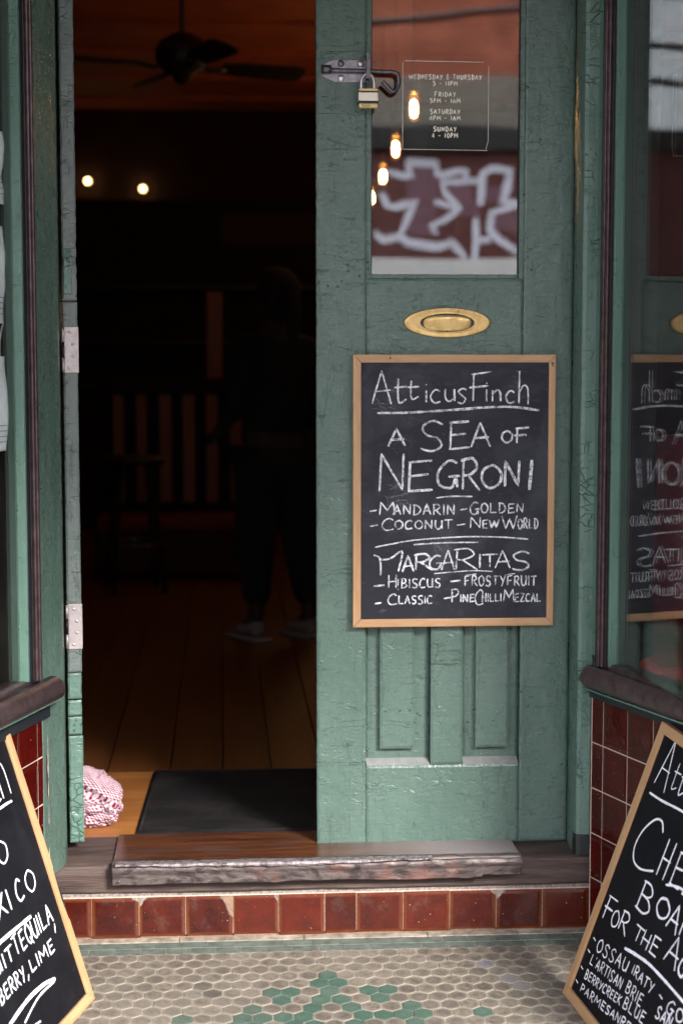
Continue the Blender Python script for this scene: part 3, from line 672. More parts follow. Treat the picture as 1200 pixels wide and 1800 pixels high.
# -------------------------------------------- splayed sides: tiled wall + window, in their own axes
def side(sgn):
    if sgn > 0: org, xa = Vector((.645, -.17, 0)), Vector((.304, -.9527, 0))
    else: org, xa = Vector((-.64, -.17, 0)), Vector((.294, .9558, 0))
    ya = Vector((0, 0, 1)).cross(xa)
    rz = math.atan2(xa.y, xa.x)
    f = 1 if sgn > 0 else -1                # local x = f * s, s grows towards the street
    nm = 'right' if sgn > 0 else 'left'
    wt = empty('tiled_wall', org, (0, 0, rz))
    tag(wt, 'wall of dark red glazed tiles under the %s window' % nm, 'wall')
    X = lambda a, b_: (min(f * a, f * b_), max(f * a, f * b_))
    s0 = -.022 if sgn > 0 else .046; joints = ([.03] if sgn > 0 else [.104]); 
    MS = .57
    while joints[-1] + .11 < MS: joints.append(joints[-1] + .11)
    joints.append(MS)
    edges = [s0] + joints
    rows = [-.112, -.012, .098, .208, .3195, .431, .545] if sgn > 0 else [-.112, .0, .108, .217, .327, .438, .530]
    box('wall_core', (*X(s0 - .006, MS - .002), .010, .10, -.16, rows[-1] + .02), M['mortar'], wt, 0)
    box('grout_bed', (*X(s0 - .004, MS - .004), .0010, .0098, -.15, rows[-1] + .002), M['pinkgrout'], wt, 0)
    for a, c in zip(edges, edges[1:]):
        for z0, z1 in zip(rows, rows[1:]):
            yo = rnd.uniform(-.0004, .0008)
            x0, x1 = X(a + .0013, c - .0013)
            ch = [('tr', (.012, .03))] if rnd.random() < .04 else ()
            prism('tile', tilepoly(x0, x1, z0 + .0013, z1 - .0013, ch, .0003), yo, yo + .008, M['darktile'], wt, .0012)
    # window
    wn = empty('shop_window', org, (0, 0, rz))
    tag(wn, ('window right of the door, its glass mirroring the chalkboard' if sgn > 0 else 'window left of the doorway with white sheets taped inside'), 'window')
    # rolled bronze sill: profile in (y, z) swept along x
    prof = [(.06, .628), (.012, .632), (.004, .628), (.003, .619), (-.006, .616), (-.010, .621), (-.020, .622), (-.032, .614), (-.040, .600), (-.041, .588), (-.035, .576), (-.024, .569), (-.010, .566), (.004, .566), (.06, .566)]
    if sgn < 0: prof = [(y * .95, z - .004) for y, z in prof]
    sa, sb = (-.036 if sgn > 0 else .004), MS
    def sf(u, v, sa=sa, sb=sb):
        t = v * (len(prof) - 1); i = min(int(t), len(prof) - 2); q = t - i
        y = prof[i][0] * (1 - q) + prof[i + 1][0] * q; z = prof[i][1] * (1 - q) + prof[i + 1][1] * q
        s_ = sa + (sb - sa) * u; e = max(0, 1 - (s_ - sa) / .028)          # rounded return at the post
        y2 = y + max(0, (.01 - y)) * e ** 2.4
        d = .0006 * noise.noise(Vector((s_ * 30, y * 50, z * 50)))
        return Vector((f * s_, y2 + d, z - .012 * e ** 3 * (1 if z > .6 else -1) * .6))
    grid_mesh('rolled_sill', sf, 130, 42, M['bronze'], wn, True)
    box('sill_core', (*X(sa + .02, sb), -.012, .058, .568, .618), M['bronzedark'], wn, 0)
    box('lead_flashing', (*X(sa + .012, sb), -.0245, .004, .5625, .5662), M['bead'], wn, .0008)
    box('mastic_line', (*X(s0 - .004, sb), -.006, .004, rows[-1] - .004, .563), M['black'], wn, .001)
    m0 = -.012 if sgn > 0 else .084
    w_ = .057 if sgn > 0 else .056
    z0, z1 = .622, 2.5
    box('mullion_back', (*X(m0, m0 + w_), .0, .05, z0, z1), M['black'], wn, .001)
    a1 = m0 + (.024 if sgn > 0 else .012)
    box('mullion', (*X(a1, a1 + .010), -.012, .0, z0, z1), M['bronze'], wn, .003)
    box('mullion', (*X(a1 + .0125, a1 + .021), -.009, .0, z0, z1), M['bronze'], wn, .003)
    box('mullion', (*X(a1 + .0235, a1 + .031), -.004, .0, z0, z1), M['bronzedark'], wn, .002)
    b0 = m0 + w_
    box('green_bead', (*X(b0, b0 + .008), .001, .0258, z0 + .004, z1), M['bead'], wn, .0012)
    box('added_dark_lining', (*X(b0 - .012, b0 + .004), .0265, .12, z0 - .25, z1), M['blackwall'], wn, .001)  # added dark sheet, keeps the post's lit flank from showing through the glass
    ln = .39 if sgn > 0 else MS - .01 - b0
    pa = R(-8.4) if sgn > 0 else 0           # the right pane is set slightly skew to its sill
    pn_ = box('window_pane', (0, ln, 0, .004, z0, z1), M['glass'], wn, 0); pn_.rotation_euler = (0, 0, pa)
    c_ = Vector((f * ln / 2, .002, 0)); c_.rotate(Matrix.Rotation(pa, 3, 'Z')); pn_.location = Vector((f * (b0 + .008), .0205, (z0 + z1) / 2)) + c_
    if sgn > 0: box('mullion', (b0 + .393, b0 + .425, -.046, .03, z0, z1), M['bronzedark'], wn, .002); box('window_pane', (b0 + .426, MS - .002, -.0045, -.0005, z0, z1), M['glass'], wn, 0)
    box('far_mullion', (*X(MS, MS + .04), -.01, .06, z0, z1), M['bronzedark'], wn, .002)
    if sgn < 0: box('inner_stay', (*X(b0 + .05, b0 + .10), .09, .12, z0 - .2, z1), M['brownwall'], wn, .002)
    box('window_head', (*X(-.01, MS + .035), -.012, .09, z1, 2.78), M['greencrack'], wn, .002)
    box('pier_above', (*X(-.03, MS + .035), .0, .09, 2.781, 3.9), M['soffit'], wn, 0)
    return org, xa, rz, f, wn, wt
ROrg, RX, RRZ, RF, RWN, RWT = side(1)
LOrg, LX, LRZ, LF, LWN, LWT = side(-1)

# ================================================================== THE CLOSED RIGHT LEAF
dr = empty('door_leaf', (0, 0, ZF)); tag(dr, 'closed green right leaf with glass pane above and two recessed panels below', 'door')
class Off:                                    # children are modelled in world metres, then moved under the empty
    pass
def under(o, parent):
    o.location = o.location - parent.location; return o
def dbox(name, dims, mat='green', parent=dr, bev=.0022, seg=3):
    o = box(name, dims, M[mat], None, bev, seg); o.parent = parent; o.location = o.location - Vector((0, 0, ZF)) if parent is dr else o.location; return o
def wavy(name, x0, x1, y0, y1, z0, z1, mat='green', amp=.0007, ragx=.0, step=.006):
    """door member with a slightly uneven, brush-marked front and softened arrises"""
    bm = bmesh.new(); nx = max(2, int((x1 - x0) / step)); nz_ = max(2, int((z1 - z0) / step)); V = {}
    for i in range(nx + 1):
        for j in range(nz_ + 1):
            x = x0 + (x1 - x0) * i / nx; z = z0 + (z1 - z0) * j / nz_
            q = Vector((x * 9, z * 7, y0 * 40)); d = amp * (noise.noise(q) + .5 * noise.noise(q * 4) + .3 * noise.noise(q * 11))
            edge = min(i, nx - i, j, nz_ - j)
            xx = x; zz = z
            if ragx:
                rg = ragx * (noise.noise(Vector((z * 26, 3, x0))) + .6 * noise.noise(Vector((z * 80, 9, x0))))
                if i == 0: xx += abs(rg)
                if i == nx: xx -= abs(rg)
                if j == 0: zz += ragx * abs(noise.noise(Vector((x * 40, 1, 1)))) * 1.2
            V[i, j] = bm.verts.new((xx, y0 + d + (.0022 if edge == 0 else 0), zz))
    for i in range(nx):
        for j in range(nz_): bm.faces.new((V[i, j], V[i + 1, j], V[i + 1, j + 1], V[i, j + 1]))
    rim = [V[i, 0] for i in range(nx + 1)] + [V[nx, j] for j in range(1, nz_ + 1)] + [V[i, nz_] for i in range(nx - 1, -1, -1)] + [V[0, j] for j in range(nz_ - 1, 0, -1)]
    bk = [bm.verts.new((v.co.x, y1, v.co.z)) for v in rim]; k = len(rim)
    for i in range(k): bm.faces.new((rim[i], rim[(i + 1) % k], bk[(i + 1) % k], bk[i]))
    bm.faces.new(bk[::-1])
    o = frombm(name, bm, M[mat], None); return o
def dw(name, *a, **k):
    o = wavy(name, *a, **k); o.parent = dr; o.location -= Vector((0, 0, ZF)); return o
T = 2.40
dw('stile', -.0165, .1045, 0, .042, .1455, T, ragx=.0016)
dw('stile', .4885, .6095, 0, .042, .1455, T, ragx=.0012)
dw('bottom_rail', .1055, .4875, .0004, .042, .1455, .344)
dw('lock_rail', .1055, .4875, .0004, .042, 1.18, 1.546)
dw('top_rail', .1055, .4875, .0004, .042, 2.27, T)
dw('muntin', .266, .346, .0008, .042, .345, 1.179)
for a, c in ((.1055, .265), (.347, .4875)):
    dw('panel_ground', a, c, .026, .038, .346, 1.179, mat='green')
    o = prism('dusty_ledge', [(0, 0), (0, .016), (.0205, .0)], a, c, M['dust'], None, 0)   # sloping ledge
    bpy.data.objects.remove(o)
    bm = bmesh.new(); p = [(.0015, .3445), (.0255, .3445), (.0255, .3585)]
    A = [bm.verts.new((a + .001, y, z)) for y, z in p]; B = [bm.verts.new((c - .001, y, z)) for y, z in p]
    bm.faces.new(A); bm.faces.new(B[::-1])
    for i in range(3): bm.faces.new((A[i], A[(i + 1) % 3], B[(i + 1) % 3], B[i]))
    o = frombm('dusty_ledge', bm, M['dust'], dr); o.location -= Vector((0, 0, ZF))
for a, c in ((.140, .2255), (.379, .4625)):
    dw('raised_panel', a, c, .008, .027, .385, 1.15, mat='green')
# glazing: bead round the pane, the pane, its lettering
for d in ((.1045, .1165, .003, .02, 1.5465, 2.269), (.4765, .4885, .003, .02, 1.5465, 2.269), (.1165, .4765, .003, .02, 1.5465, 1.557)):
    dbox('glazing_bead', d, 'green', dr, .002)
for d in ((.1155, .1185, .0075, .012, 1.556, 2.269), (.4745, .4775, .0075, .012, 1.556, 2.269)):
    dbox('putty_line', d, 'black', dr, .0005, 1)
gl_ = dbox('glass_pane', (.1165, .4765, .0135, .0175, 1.556, 2.27), 'glassdoor', dr, 0)
tx = Ink(lambda u, v, l: Vector((.0014 * 0 + (u - 568) * .001386, .0132 - l * .5, 2.0365 + (125 - v) * .001386)), 1.35, .0004)
def centred(txt, y, wd, h=7.6): tx.word(txt, 781 - wd / 2, 781 + wd / 2, y + h / 2, y - h / 2, 1.9, small=1, gap=.42, jit=.015)
for t, y, wd in (('WEDNESDAY & THURSDAY', 131, 127), ('5 - 11PM', 142, 43), ('FRIDAY', 160.5, 37), ('5PM - 1AM', 171.5, 53), ('SATURDAY', 190, 52), ('4PM - 1AM', 201, 54), ('SUNDAY', 220, 40), ('4 - 10PM', 231, 45)): centred(t, y, wd)
for p in ([(710, 104), (849, 105)], [(707, 106), (707, 254)], [(706, 255), (856, 256)], [(857, 112), (857, 240), (853, 254)]): tx.stroke(p, .9, False, 0)
o = tx.done('opening_hours', M['cream'], None); o.parent = gl_; o.location = -Vector(gl_.location) - Vector((0, 0, ZF))
# brass letter plate
lp = bmesh.new(); cx, cz = .3015, 1.4395
prof = [(1.0, .001), (1.0, -.002), (.975, -.0045), (.93, -.0050), (.80, -.0035), (.62, -.0042)]
rings = []
for sc_, y in prof:
    ring = []
    for k in range(64):
        a = 2 * math.pi * k / 64
        ex, ez = .1070, .0365
        ring.append(lp.verts.new((cx + ex * sc_ * math.cos(a), y, cz + ez * sc_ * math.sin(a))))
    rings.append(ring)
for A, B in zip(rings, rings[1:]):
    for k in range(64): lp.faces.new((A[k], A[(k + 1) % 64], B[(k + 1) % 64], B[k]))
o = frombm('letter_plate', lp, M['brass'], dr, True); o.location -= Vector((0, 0, ZF))
fl = bmesh.new(); rings = []
for sc_, y in ((1.02, -.0015), (.985, -.0046), (.95, -.0056), (.5, -.0060), (.02, -.0060)):
    ring = []
    for k in range(48):
        a = 2 * math.pi * k / 48; ca, sa_ = math.cos(a), math.sin(a)
        q = (abs(ca) ** 2.8 + abs(sa_) ** 2.8) ** (-1 / 2.8)
        ring.append(fl.verts.new((cx + .0590 * sc_ * ca * q, y, cz - .001 + .0200 * sc_ * sa_ * q)))
    rings.append(ring)
for A, B in zip(rings, rings[1:]):
    for k in range(48): fl.faces.new((A[k], A[(k + 1) % 48], B[(k + 1) % 48], B[k]))
fl.faces.new(rings[-1])
o2 = frombm('letter_flap', fl, M['brass'], None, True); o2.parent = o; o2.location = o2.location - Vector((0, 0, ZF)) - o.location
sh_ = bmesh.new(); A = []; B = []
for k in range(48):
    a = 2 * math.pi * k / 48; ca, sa_ = math.cos(a), math.sin(a); q = (abs(ca) ** 2.8 + abs(sa_) ** 2.8) ** (-1 / 2.8)
    A.append(sh_.verts.new((cx + .0668 * ca * q, -.0040, cz - .001 + .0238 * sa_ * q))); B.append(sh_.verts.new((cx + .055 * ca * q, -.0022, cz - .001 + .018 * sa_ * q)))
for k in range(48): sh_.faces.new((A[k], A[(k + 1) % 48], B[(k + 1) % 48], B[k]))
o3 = frombm('slot_gap', sh_, M['black'], None, True); o3.parent = o; o3.location = o3.location - Vector((0, 0, ZF)) - o.location

# pad bolt on the door: coordinates of the fitting in its own little grid
def BP(x, y, Yd): return Vector(((560 + x / 7.5 - 568) * .001386, Yd, 2.0365 + (125 - 90 - y / 7.5) * .001386))
pb = empty('bolt_fitting', (0, 0, 0)); pb.parent = dr; pb.location = (.08, 0, 2.0 - ZF)
def bput(o): o.parent = pb; o.location = o.location - Vector((.08, 0, 2.0)); return o
poly = [(40, 190), (110, 150), (210, 120), (640, 120), (645, 400), (220, 402), (120, 365), (40, 322)]
bput(prism('bolt_plate', [(BP(x, y, 0).x, BP(x, y, 0).z) for x, y in poly], -.0035, -.0005, M['ironplate'], None, .0006))
bput(tube('bolt_barrel', [BP(38, 246, -.011), BP(160, 246, -.011)], .0105, M['iron'], None, 14))
bput(tube('bolt_rod', smooth_pts([BP(x, y, yy) for x, y, yy in ((150, 258, -.011), (400, 262, -.012), (640, 266, -.013), (860, 272, -.014), (960, 275, -.014), (1020, 305, -.0145), (1032, 380, -.015), (1022, 460, -.016), (985, 515, -.018), (940, 520, -.020), (890, 475, -.022), (820, 405, -.024))], 5), .0052, M['iron'], None, 12))
bput(box('hasp_staple', (BP(603, 0, 0).x, BP(657, 0, 0).x, -.040, -.001, BP(0, 382, 0).z, BP(0, 58, 0).z), M['iron'], None, .0014))
for x, y, m_ in ((290, 165, 'iron'), (548, 165, 'screw'), (290, 350, 'screw')):
    q = BP(x, y, 0); bput(lathe('bolt_head', [(.0002, -.0072), (.005, -.0068), (.0078, -.0050), (.0082, -.0036)], M[m_], (q.x, 0, q.z), None, 16, 'Y'))

# padlock hangs on the staple: its own thing
pk = empty('padlock', (BP(628, 620, 0).x, -.030, BP(0, 620, 0).z)); tag(pk, 'small brass and steel padlock hanging from the door bolt', 'padlock')
def kput(o): o.location = o.location - pk.location; o.parent = pk; return o
x0, x1 = BP(502, 0, 0).x, BP(754, 0, 0).x
zz = [BP(0, y, 0).z for y in (752, 695, 690, 672, 668, 552, 548, 505)]
kput(box('lock_base', (x0 + .001, x1 - .001, -.043, -.019, zz[0], zz[1]), M['lockbrass'], None, .0022))
kput(box('rubber_band', (x0 - .0012, x1 + .0012, -.0445, -.0175, zz[2] - .001, zz[3]), M['black'], None, .001))
bodyo = kput(box('lock_body', (x0, x1, -.0438, -.0182, zz[4], zz[5]), M['locksteel'], None, .0022))
kput(box('rubber_band', (x0 - .0006, x1 + .0006, -.0442, -.0178, zz[5] + .0003, zz[6] + .001), M['black'], None, .001))
kput(box('lock_top', (x0 + .001, x1 - .001, -.043, -.019, zz[6] + .0014, zz[7]), M['lockbrass'], None, .0018))
for i in range(4):
    xx = x0 + .006 + i * (x1 - x0 - .012) / 3
    kput(lathe('rivet', [(.0001, .0026), (.0020, .0020), (.0022, 0)], M['lockbrass'], (xx, -.031, zz[0] - .0022), None, 8))
kput(tube('shackle', smooth_pts([BP(x, y, -.031) for x, y in ((541, 520), (541, 430), (556, 365), (600, 322), (640, 318), (685, 355), (706, 430), (706, 520))], 6), .0029, M['screw'], None, 10))
ik = Ink(lambda u, v, l: Vector((x0 + (u - 0) * (x1 - x0), -.0433 - l, zz[0] + v * (zz[1] - zz[0]))), .045, .0002)
ik2 = Ink(lambda u, v, l: Vector((x0 + u * .001, -.0433 - l, zz[0] + v * .001)), .9, .0002)
ik2.word('Master', 8, 27, 2.2, 6.4, .9, small=.85, gap=.5, jit=.0); ik.bm.free()
kput(ik2.done('engraved_name', M['black'], None))

# -------------------------------------------- the open left leaf, seen on its hinge edge
lf = empty('door_leaf', (-.6065, 0, ZF), (0, 0, R(12))); tag(lf, 'open left leaf seen on its peeling grey-green edge with two hinges', 'door')
segs = [(.022, .288), (.2915, .335), (.338, .376), (.380, .444), (.4465, 1.20), (1.203, 1.345), (1.348, 2.30)]
for i, (a, c) in enumerate(segs):
    yo = (.0, .003, .0042, .0025, .0, .0, .0)[i]
    o = wavy('edge_board' if i < 4 else 'edge_stile', -.0178, .0172 - (.0014 if i in (1, 2, 3) else 0), yo, .10, a, c, 'greypaint' if i > 3 else 'greencrack', .0016, .0024, .004)
    o.parent = lf
# torn-out old lock mortise: ragged splinters
o = wavy('torn_mortise', -.0165, .006, -.0022, .004, 1.362, 1.472, 'greencrack', .0075, .004, .003); o.parent = lf
o = box('leaf_body', (-.016, .0155, .1005, .60, .022, 2.30), M['greencrack'], lf, .002)
for z0, z1 in ((1.319 - ZF, 1.428 - ZF), (.648 - ZF, .758 - ZF)):
    hg = box('hinge', (-.0150, .0185, -.0042, -.0012, z0, z1), M['steel'], lf, .0006)
    c0 = hg.location.copy()
    for k, (dx, fz) in enumerate(((-.004, .10), (.004, .36), (.004, .62), (-.003, .89))):
        z = z0 + (z1 - z0) * fz
        s_o = lathe('screw', [(.0001, -.0056), (.0026, -.0054), (.0038, -.0042)], M['screw'], (.001 + dx, 0, z), None, 12, 'Y'); s_o.parent = hg; s_o.location -= c0
        for ang in (0, 90):
            x_o = box('screw_slot', (-.0018, .0018, -.0059, -.0055, -.0003, .0003), M['black'], None, 0)
            x_o.rotation_euler = (0, R(ang + 20 * k), 0); x_o.location = Vector((.001 + dx, -.0057, z)); x_o.parent = lf
    for j in range(3):
        a = z0 + (z1 - z0) * (j / 3 + .01); c = z0 + (z1 - z0) * ((j + 1) / 3 - .01)
        kn = tube('hinge_knuckle', [(-.0185, -.003, a), (-.0185, -.003, c)], .0036, M['bronzedark' if j % 2 else 'steel'], None, 10); kn.parent = hg; kn.location -= c0

# ================================================================== CHALKBOARDS
def frame_piece(name, poly, y0, y1, mat, parent, bev=.0018): return prism(name, poly, y0, y1, mat, parent, bev)
cb = empty('chalkboard', (.319, -.003, 1.03)); tag(cb, 'chalkboard hung on the green door listing negroni and margaritas', 'chalkboard')
X0, X1, Z0_, Z1_ = .0705 - .319, .5655 - .319, .6965 - 1.03, 1.3625 - 1.03; fw_ = .0195
frame_piece('frame_side', [(X0, Z0_), (X0 + fw_, Z0_ + fw_), (X0 + fw_, Z1_ - fw_), (X0, Z1_)], -.022, 0, M['pine'], cb)
frame_piece('frame_side', [(X1, Z0_), (X1, Z1_), (X1 - fw_ * .86, Z1_ - fw_), (X1 - fw_ * .86, Z0_ + fw_)], -.022, 0, M['pine'], cb)
frame_piece('frame_rail', [(X0 + .0005, Z1_), (X0 + fw_ + .0003, Z1_ - fw_), (X1 - fw_ * .86 - .0003, Z1_ - fw_), (X1 - .0005, Z1_)], -.0223, 0, M['pineh'], cb)
frame_piece('frame_rail', [(X0 + .0005, Z0_), (X1 - .0005, Z0_), (X1 - fw_ * .86 - .0003, Z0_ + fw_), (X0 + fw_ + .0003, Z0_ + fw_)], -.0223, 0, M['pineh'], cb)
pn = box('slate_panel', (X0 + .012, X1 - .010, -.016, -.004, Z0_ + .012, Z1_ - .012), M['slate'], cb, 0)
for x, z, r_ in ((X0 + .09, Z1_ - .008, .0022), (X1 - .009, Z1_ - .022, .003), (X1 - .008, Z1_ - .028, .0018)):
    k_ = lathe('knot', [(.0001, -.0228), (r_, -.0226), (r_ * 1.1, -.0215)], M['sillwood'], (x, 0, z), cb, 10, 'Y')
K = .001393
def CB(px, py): return (.0705 + (px - 619) * K - .319, 1.3625 - (py - 623) * K - 1.03)
ink = Ink(lambda u, v, l: Vector((*[CB(u, v)[0]], -.0162 - l, CB(u, v)[1])), 3.4, .0003)
z4 = lambda x, y: (600 + x * .325, 610 + y * .325)
z5 = lambda x, y: (600 + x * .325, 850 + y * .325)
def gl(zf, ch, x0, x1, yt, yb, w_=3.4, sl_=0, jit=.015):
    a = zf(x0, yb); c = zf(x1, yt); ink.glyph(ch, a[0], c[0], a[1], c[1], w_, 0, jit)
for ch, a, c, t, bt in (('A', 160, 268, 125, 302), ('t', 282, 350, 168, 300), ('t', 352, 415, 178, 282), ('i', 437, 472, 198, 292), ('c', 470, 532, 228, 300), ('u', 550, 612, 225, 292),
                        ('s', 618, 675, 222, 302), ('F', 690, 808, 140, 290), ('i', 765, 795, 190, 290), ('n', 805, 862, 232, 290), ('c', 878, 935, 235, 300), ('h', 945, 1015, 130, 305)): gl(z4, ch, a, c, t, bt, 3.2)
for ch, a, c, t, bt in (('A', 248, 342, 438, 530), ('S', 415, 555, 400, 555), ('E', 570, 690, 400, 548), ('A', 695, 802, 405, 535), ('O', 862, 922, 450, 514), ('F', 935, 1012, 434, 515)): gl(z4, ch, a, c, t, bt, 3.9)
ink.brk()
for ch, a, c, t, bt in (('N', 195, 345, 575, 772), ('E', 345, 492, 612, 775), ('G', 510, 640, 612, 755), ('R', 640, 745, 603, 768), ('O', 750, 868, 635, 758), ('N', 875, 968, 615, 750)): gl(z4, ch, a, c, t, bt, 4.4)
ink.brk()
ink.stroke([z4(1028, 608), z4(1016, 770)], 6.2, False)
ink.brk()
ink.stroke([z4(*p) for p in ((190, 352), (360, 350), (620, 335), (800, 322), (930, 322), (1065, 340))], 4.2, True, .35)
ink.brk()
ink.stroke([z5(*p) for p in ((510, 72), (600, 64), (705, 66))], 2.4)
ink.brk()
def wd(zf, t, x0, x1, yt, yb, w_, small=.8, rise=0): 
    a = zf(x0, yb); c = zf(x1, yt); ink.word(t, a[0], c[0], a[1], c[1], w_, 0, small, rise, .22, .03)
def dash(zf, x0, x1, y, w_=2.8): ink.stroke([zf(x0, y + 3), zf(x1, y - 3)], w_, False)
dash(z5, 150, 188, 140); gl(z5, 'M', 198, 290, 95, 162, 2.6); wd(z5, 'ANDARIN', 276, 610, 108, 163, 2.6, 1)
ink.brk()
dash(z5, 640, 676, 135); gl(z5, 'G', 692, 745, 98, 162, 2.6); wd(z5, 'OLDEN', 752, 985, 104, 156, 2.6, 1)
ink.brk()
dash(z5, 152, 194, 220); gl(z5, 'C', 215, 282, 182, 247, 2.7); wd(z5, 'OCONUT', 286, 598, 194, 240, 2.6, 1)
ink.brk()
dash(z5, 622, 670, 218); gl(z5, 'N', 692, 755, 178, 238, 2.7); wd(z5, 'EW', 760, 850, 192, 238, 2.6, 1); gl(z5, 'W', 868, 950, 172, 243, 2.7); wd(z5, 'ORLD', 956, 1066, 188, 242, 2.6, 1)
ink.brk()
ink.stroke([z5(*p) for p in ((178, 338), (260, 322), (400, 300), (640, 285), (850, 287), (1012, 300))], 2.2, True, .3)
ink.brk()
ink.stroke([z5(*p) for p in ((388, 325), (560, 316), (738, 315))], 2.5, True, .3)
ink.brk()
ink.stroke([z5(*p) for p in ((172, 380), (205, 400), (210, 490))], 3.4); ink.stroke([z5(*p) for p in ((200, 405), (260, 400), (325, 362), (305, 470))], 3.4)
ink.brk()
for ch, a, c, t, bt in (('A', 325, 392, 385, 475), ('R', 388, 490, 378, 462), ('G', 472, 548, 385, 460), ('A', 540, 612, 355, 465), ('R', 605, 735, 352, 462), ('I', 738, 760, 380, 455), ('T', 762, 845, 382, 450), ('A', 832, 915, 362, 458), ('S', 918, 1030, 368, 468)): gl(z5, ch, a, c, t, bt, 3.2)
ink.brk()
ink.stroke([z5(*p) for p in ((500, 484), (700, 470), (820, 475))], 2.0)
ink.brk()
dash(z5, 172, 230, 547, 3.2); gl(z5, 'H', 248, 300, 490, 560, 2.5); gl(z5, '!', 296, 312, 505, 570, 2.5); wd(z5, 'BISCUS', 320, 536, 510, 560, 2.5, 1)
ink.brk()
dash(z5, 588, 645, 525, 3); wd(z5, 'FROSTYFRUIT', 665, 1060, 500, 552, 2.5, 1); ink.stroke([z5(672, 494), z5(730, 488)], 2.2, False); ink.stroke([z5(888, 494), z5(942, 487)], 2.2, False)
ink.brk()
dash(z5, 178, 215, 643, 3); gl(z5, 'C', 248, 300, 594, 652, 2.4); wd(z5, 'LASSIC', 306, 490, 604, 648, 2.4, 1)
ink.brk()
dash(z5, 553, 592, 618, 2.8); gl(z5, 'P', 592, 640, 572, 642, 2.5); wd(z5, 'INE', 642, 722, 598, 640, 2.5, 1); gl(z5, 'C', 722, 772, 576, 658, 2.5); wd(z5, 'HILLI', 762, 868, 594, 640, 2.5, 1); gl(z5, 'M', 878, 940, 576, 642, 2.5); wd(z5, 'EZCAL', 942, 1084, 598, 642, 2.5, 1)
ink.brk()
ink.done('chalk_writing', M['chalk'], cb)
# half-wiped chalk smears
ink = Ink(lambda u, v, l: Vector((*[CB(u, v)[0]], -.0161 - l, CB(u, v)[1])), 3, .0002)
for _ in range(60):
    cx_, cy_ = random.choice(((665, 700), (690, 890), (680, 860), (905, 660), (690, 770), (760, 950)))
    x, y = cx_ + random.gauss(0, 16), cy_ + random.gauss(0, 14); a = random.uniform(-1.2, 1.2)
    ink.stroke([(x, y), (x + 9 * math.cos(a), y + 9 * math.sin(a)), (x + 20 * math.cos(a + .3), y + 20 * math.sin(a + .3))], random.uniform(.5, .9))
b = NB('faint_chalk'); b.done((.6, .6, .66), .9, None); b.p.inputs['Alpha'].default_value = .22; M['faint'] = b.m
ink.done('chalk_smear', M['faint'], cb)['kind'] = 'stuff'

def aboard(sgn, B_, U_, V_, H_, W_, label):
    U_, V_ = Vector(U_).normalized(), Vector(V_).normalized()
    xa = U_ if sgn > 0 else -U_; ya = V_.cross(xa).normalized(); za = xa.cross(ya)
    t = empty('sandwich_board', (0, 0, 0)); t.matrix_world = Matrix.Translation(Vector(B_)) @ Matrix((xa, ya, za)).transposed().to_4x4()
    tag(t, label, 'sandwich board')
    a, c = (0, W_) if sgn > 0 else (-W_, 0); f = .023; y0, y1 = -.004, .016
    def side_poly(x, inn, notch):
        if not notch: return [(x, 0), (inn, f), (inn, H_ - f), (x, H_)]
        return [(x, 0), (x, .187), (x - .006, .192), (x - .009, .240), (x - .007, .305), (x, .313), (x, H_), (inn, H_ - f), (inn, f)]
    frame_piece('frame_side', side_poly(a, a + f, False), y0, y1, M['pine'], t)
    frame_piece('frame_side', side_poly(c, c - f, sgn < 0), y0, y1, M['pine'], t)
    frame_piece('frame_rail', [(a + .0005, 0), (c - .0005, 0), (c - f, f), (a + f, f)], y0 - .0003, y1, M['pineh'], t)
    frame_piece('frame_rail', [(a + .0005, H_), (a + f, H_ - f), (c - f, H_ - f), (c - .0005, H_)], y0 - .0003, y1, M['pineh'], t)
    box('writing_panel', (a + .012, c - .012, .002, .012, .012, H_ - .012), M['slate2'], t, 0)
    # rear leg frame folded close behind, hinged at the top
    for x in (a + .03, c - .055): 
        o = box('rear_leg', (x, x + .025, .018, .034, -.0, H_ - .03), M['pine'], t, .0015)
    box('rear_stay', (a + .03, c - .03, .019, .033, .10, .125), M['pineh'], t, .0015)
    if sgn < 0:
        prism('black_clip', [(-.012, .178), (.006, .186), (.0125, .215), (.0105, .262), (.004, .318), (-.012, .325)], .003, .015, M['black'], t, .001)
    return t
tb = aboard(1, (.511, -.473, -.066), (.139, -.988, -.069), (.325, -.020, .945), .655, .60, 'sandwich board leaning at the right listing a cheese board in white pen')
ink = Ink(lambda u, v, l: Vector((u, .0019 - l, v)), .0042, .0003); ink.split = True
G_ = lambda ch, x0, x1, y0, y1, w_=.0042: ink.glyph(ch, x0, x1, y0, y1, w_, 0, .02)
for ch, a, c, y0, y1 in (('A', .056, .114, .525, .635), ('t', .128, .160, .540, .600), ('t', .165, .197, .540, .598), ('i', .205, .212, .542, .59), ('c', .216, .245, .542, .572), ('u', .25, .28, .542, .572), ('s', .286, .312, .542, .574), ('F', .322, .365, .542, .62), ('i', .372, .38, .544, .59), ('n', .386, .412, .544, .574), ('c', .418, .442, .544, .575), ('h', .45, .48, .544, .62)): G_(ch, a, c, y0, y1, .0030)
ink.brk()
ink.stroke([(.052, .503), (.122, .507), (.227, .518), (.45, .53)], .0060, True, .3)
ink.brk()
ink.stroke([(.173, .452), (.152, .470), (.120, .463), (.086, .427), (.074, .386), (.092, .358), (.135, .354), (.192, .371)], .0048)
ink.brk()
G_('H', .206, .250, .370, .452, .0045); G_('E', .268, .318, .376, .448, .0045)
ink.brk()
G_('E', .332, .376, .378, .446, .0045); G_('S', .388, .428, .38, .446, .0045); G_('E', .44, .486, .38, .448, .0045)
ink.brk()
ink.stroke([(.262, .368), (.335, .386), (.49, .392)], .0060, True, .3)
ink.brk()
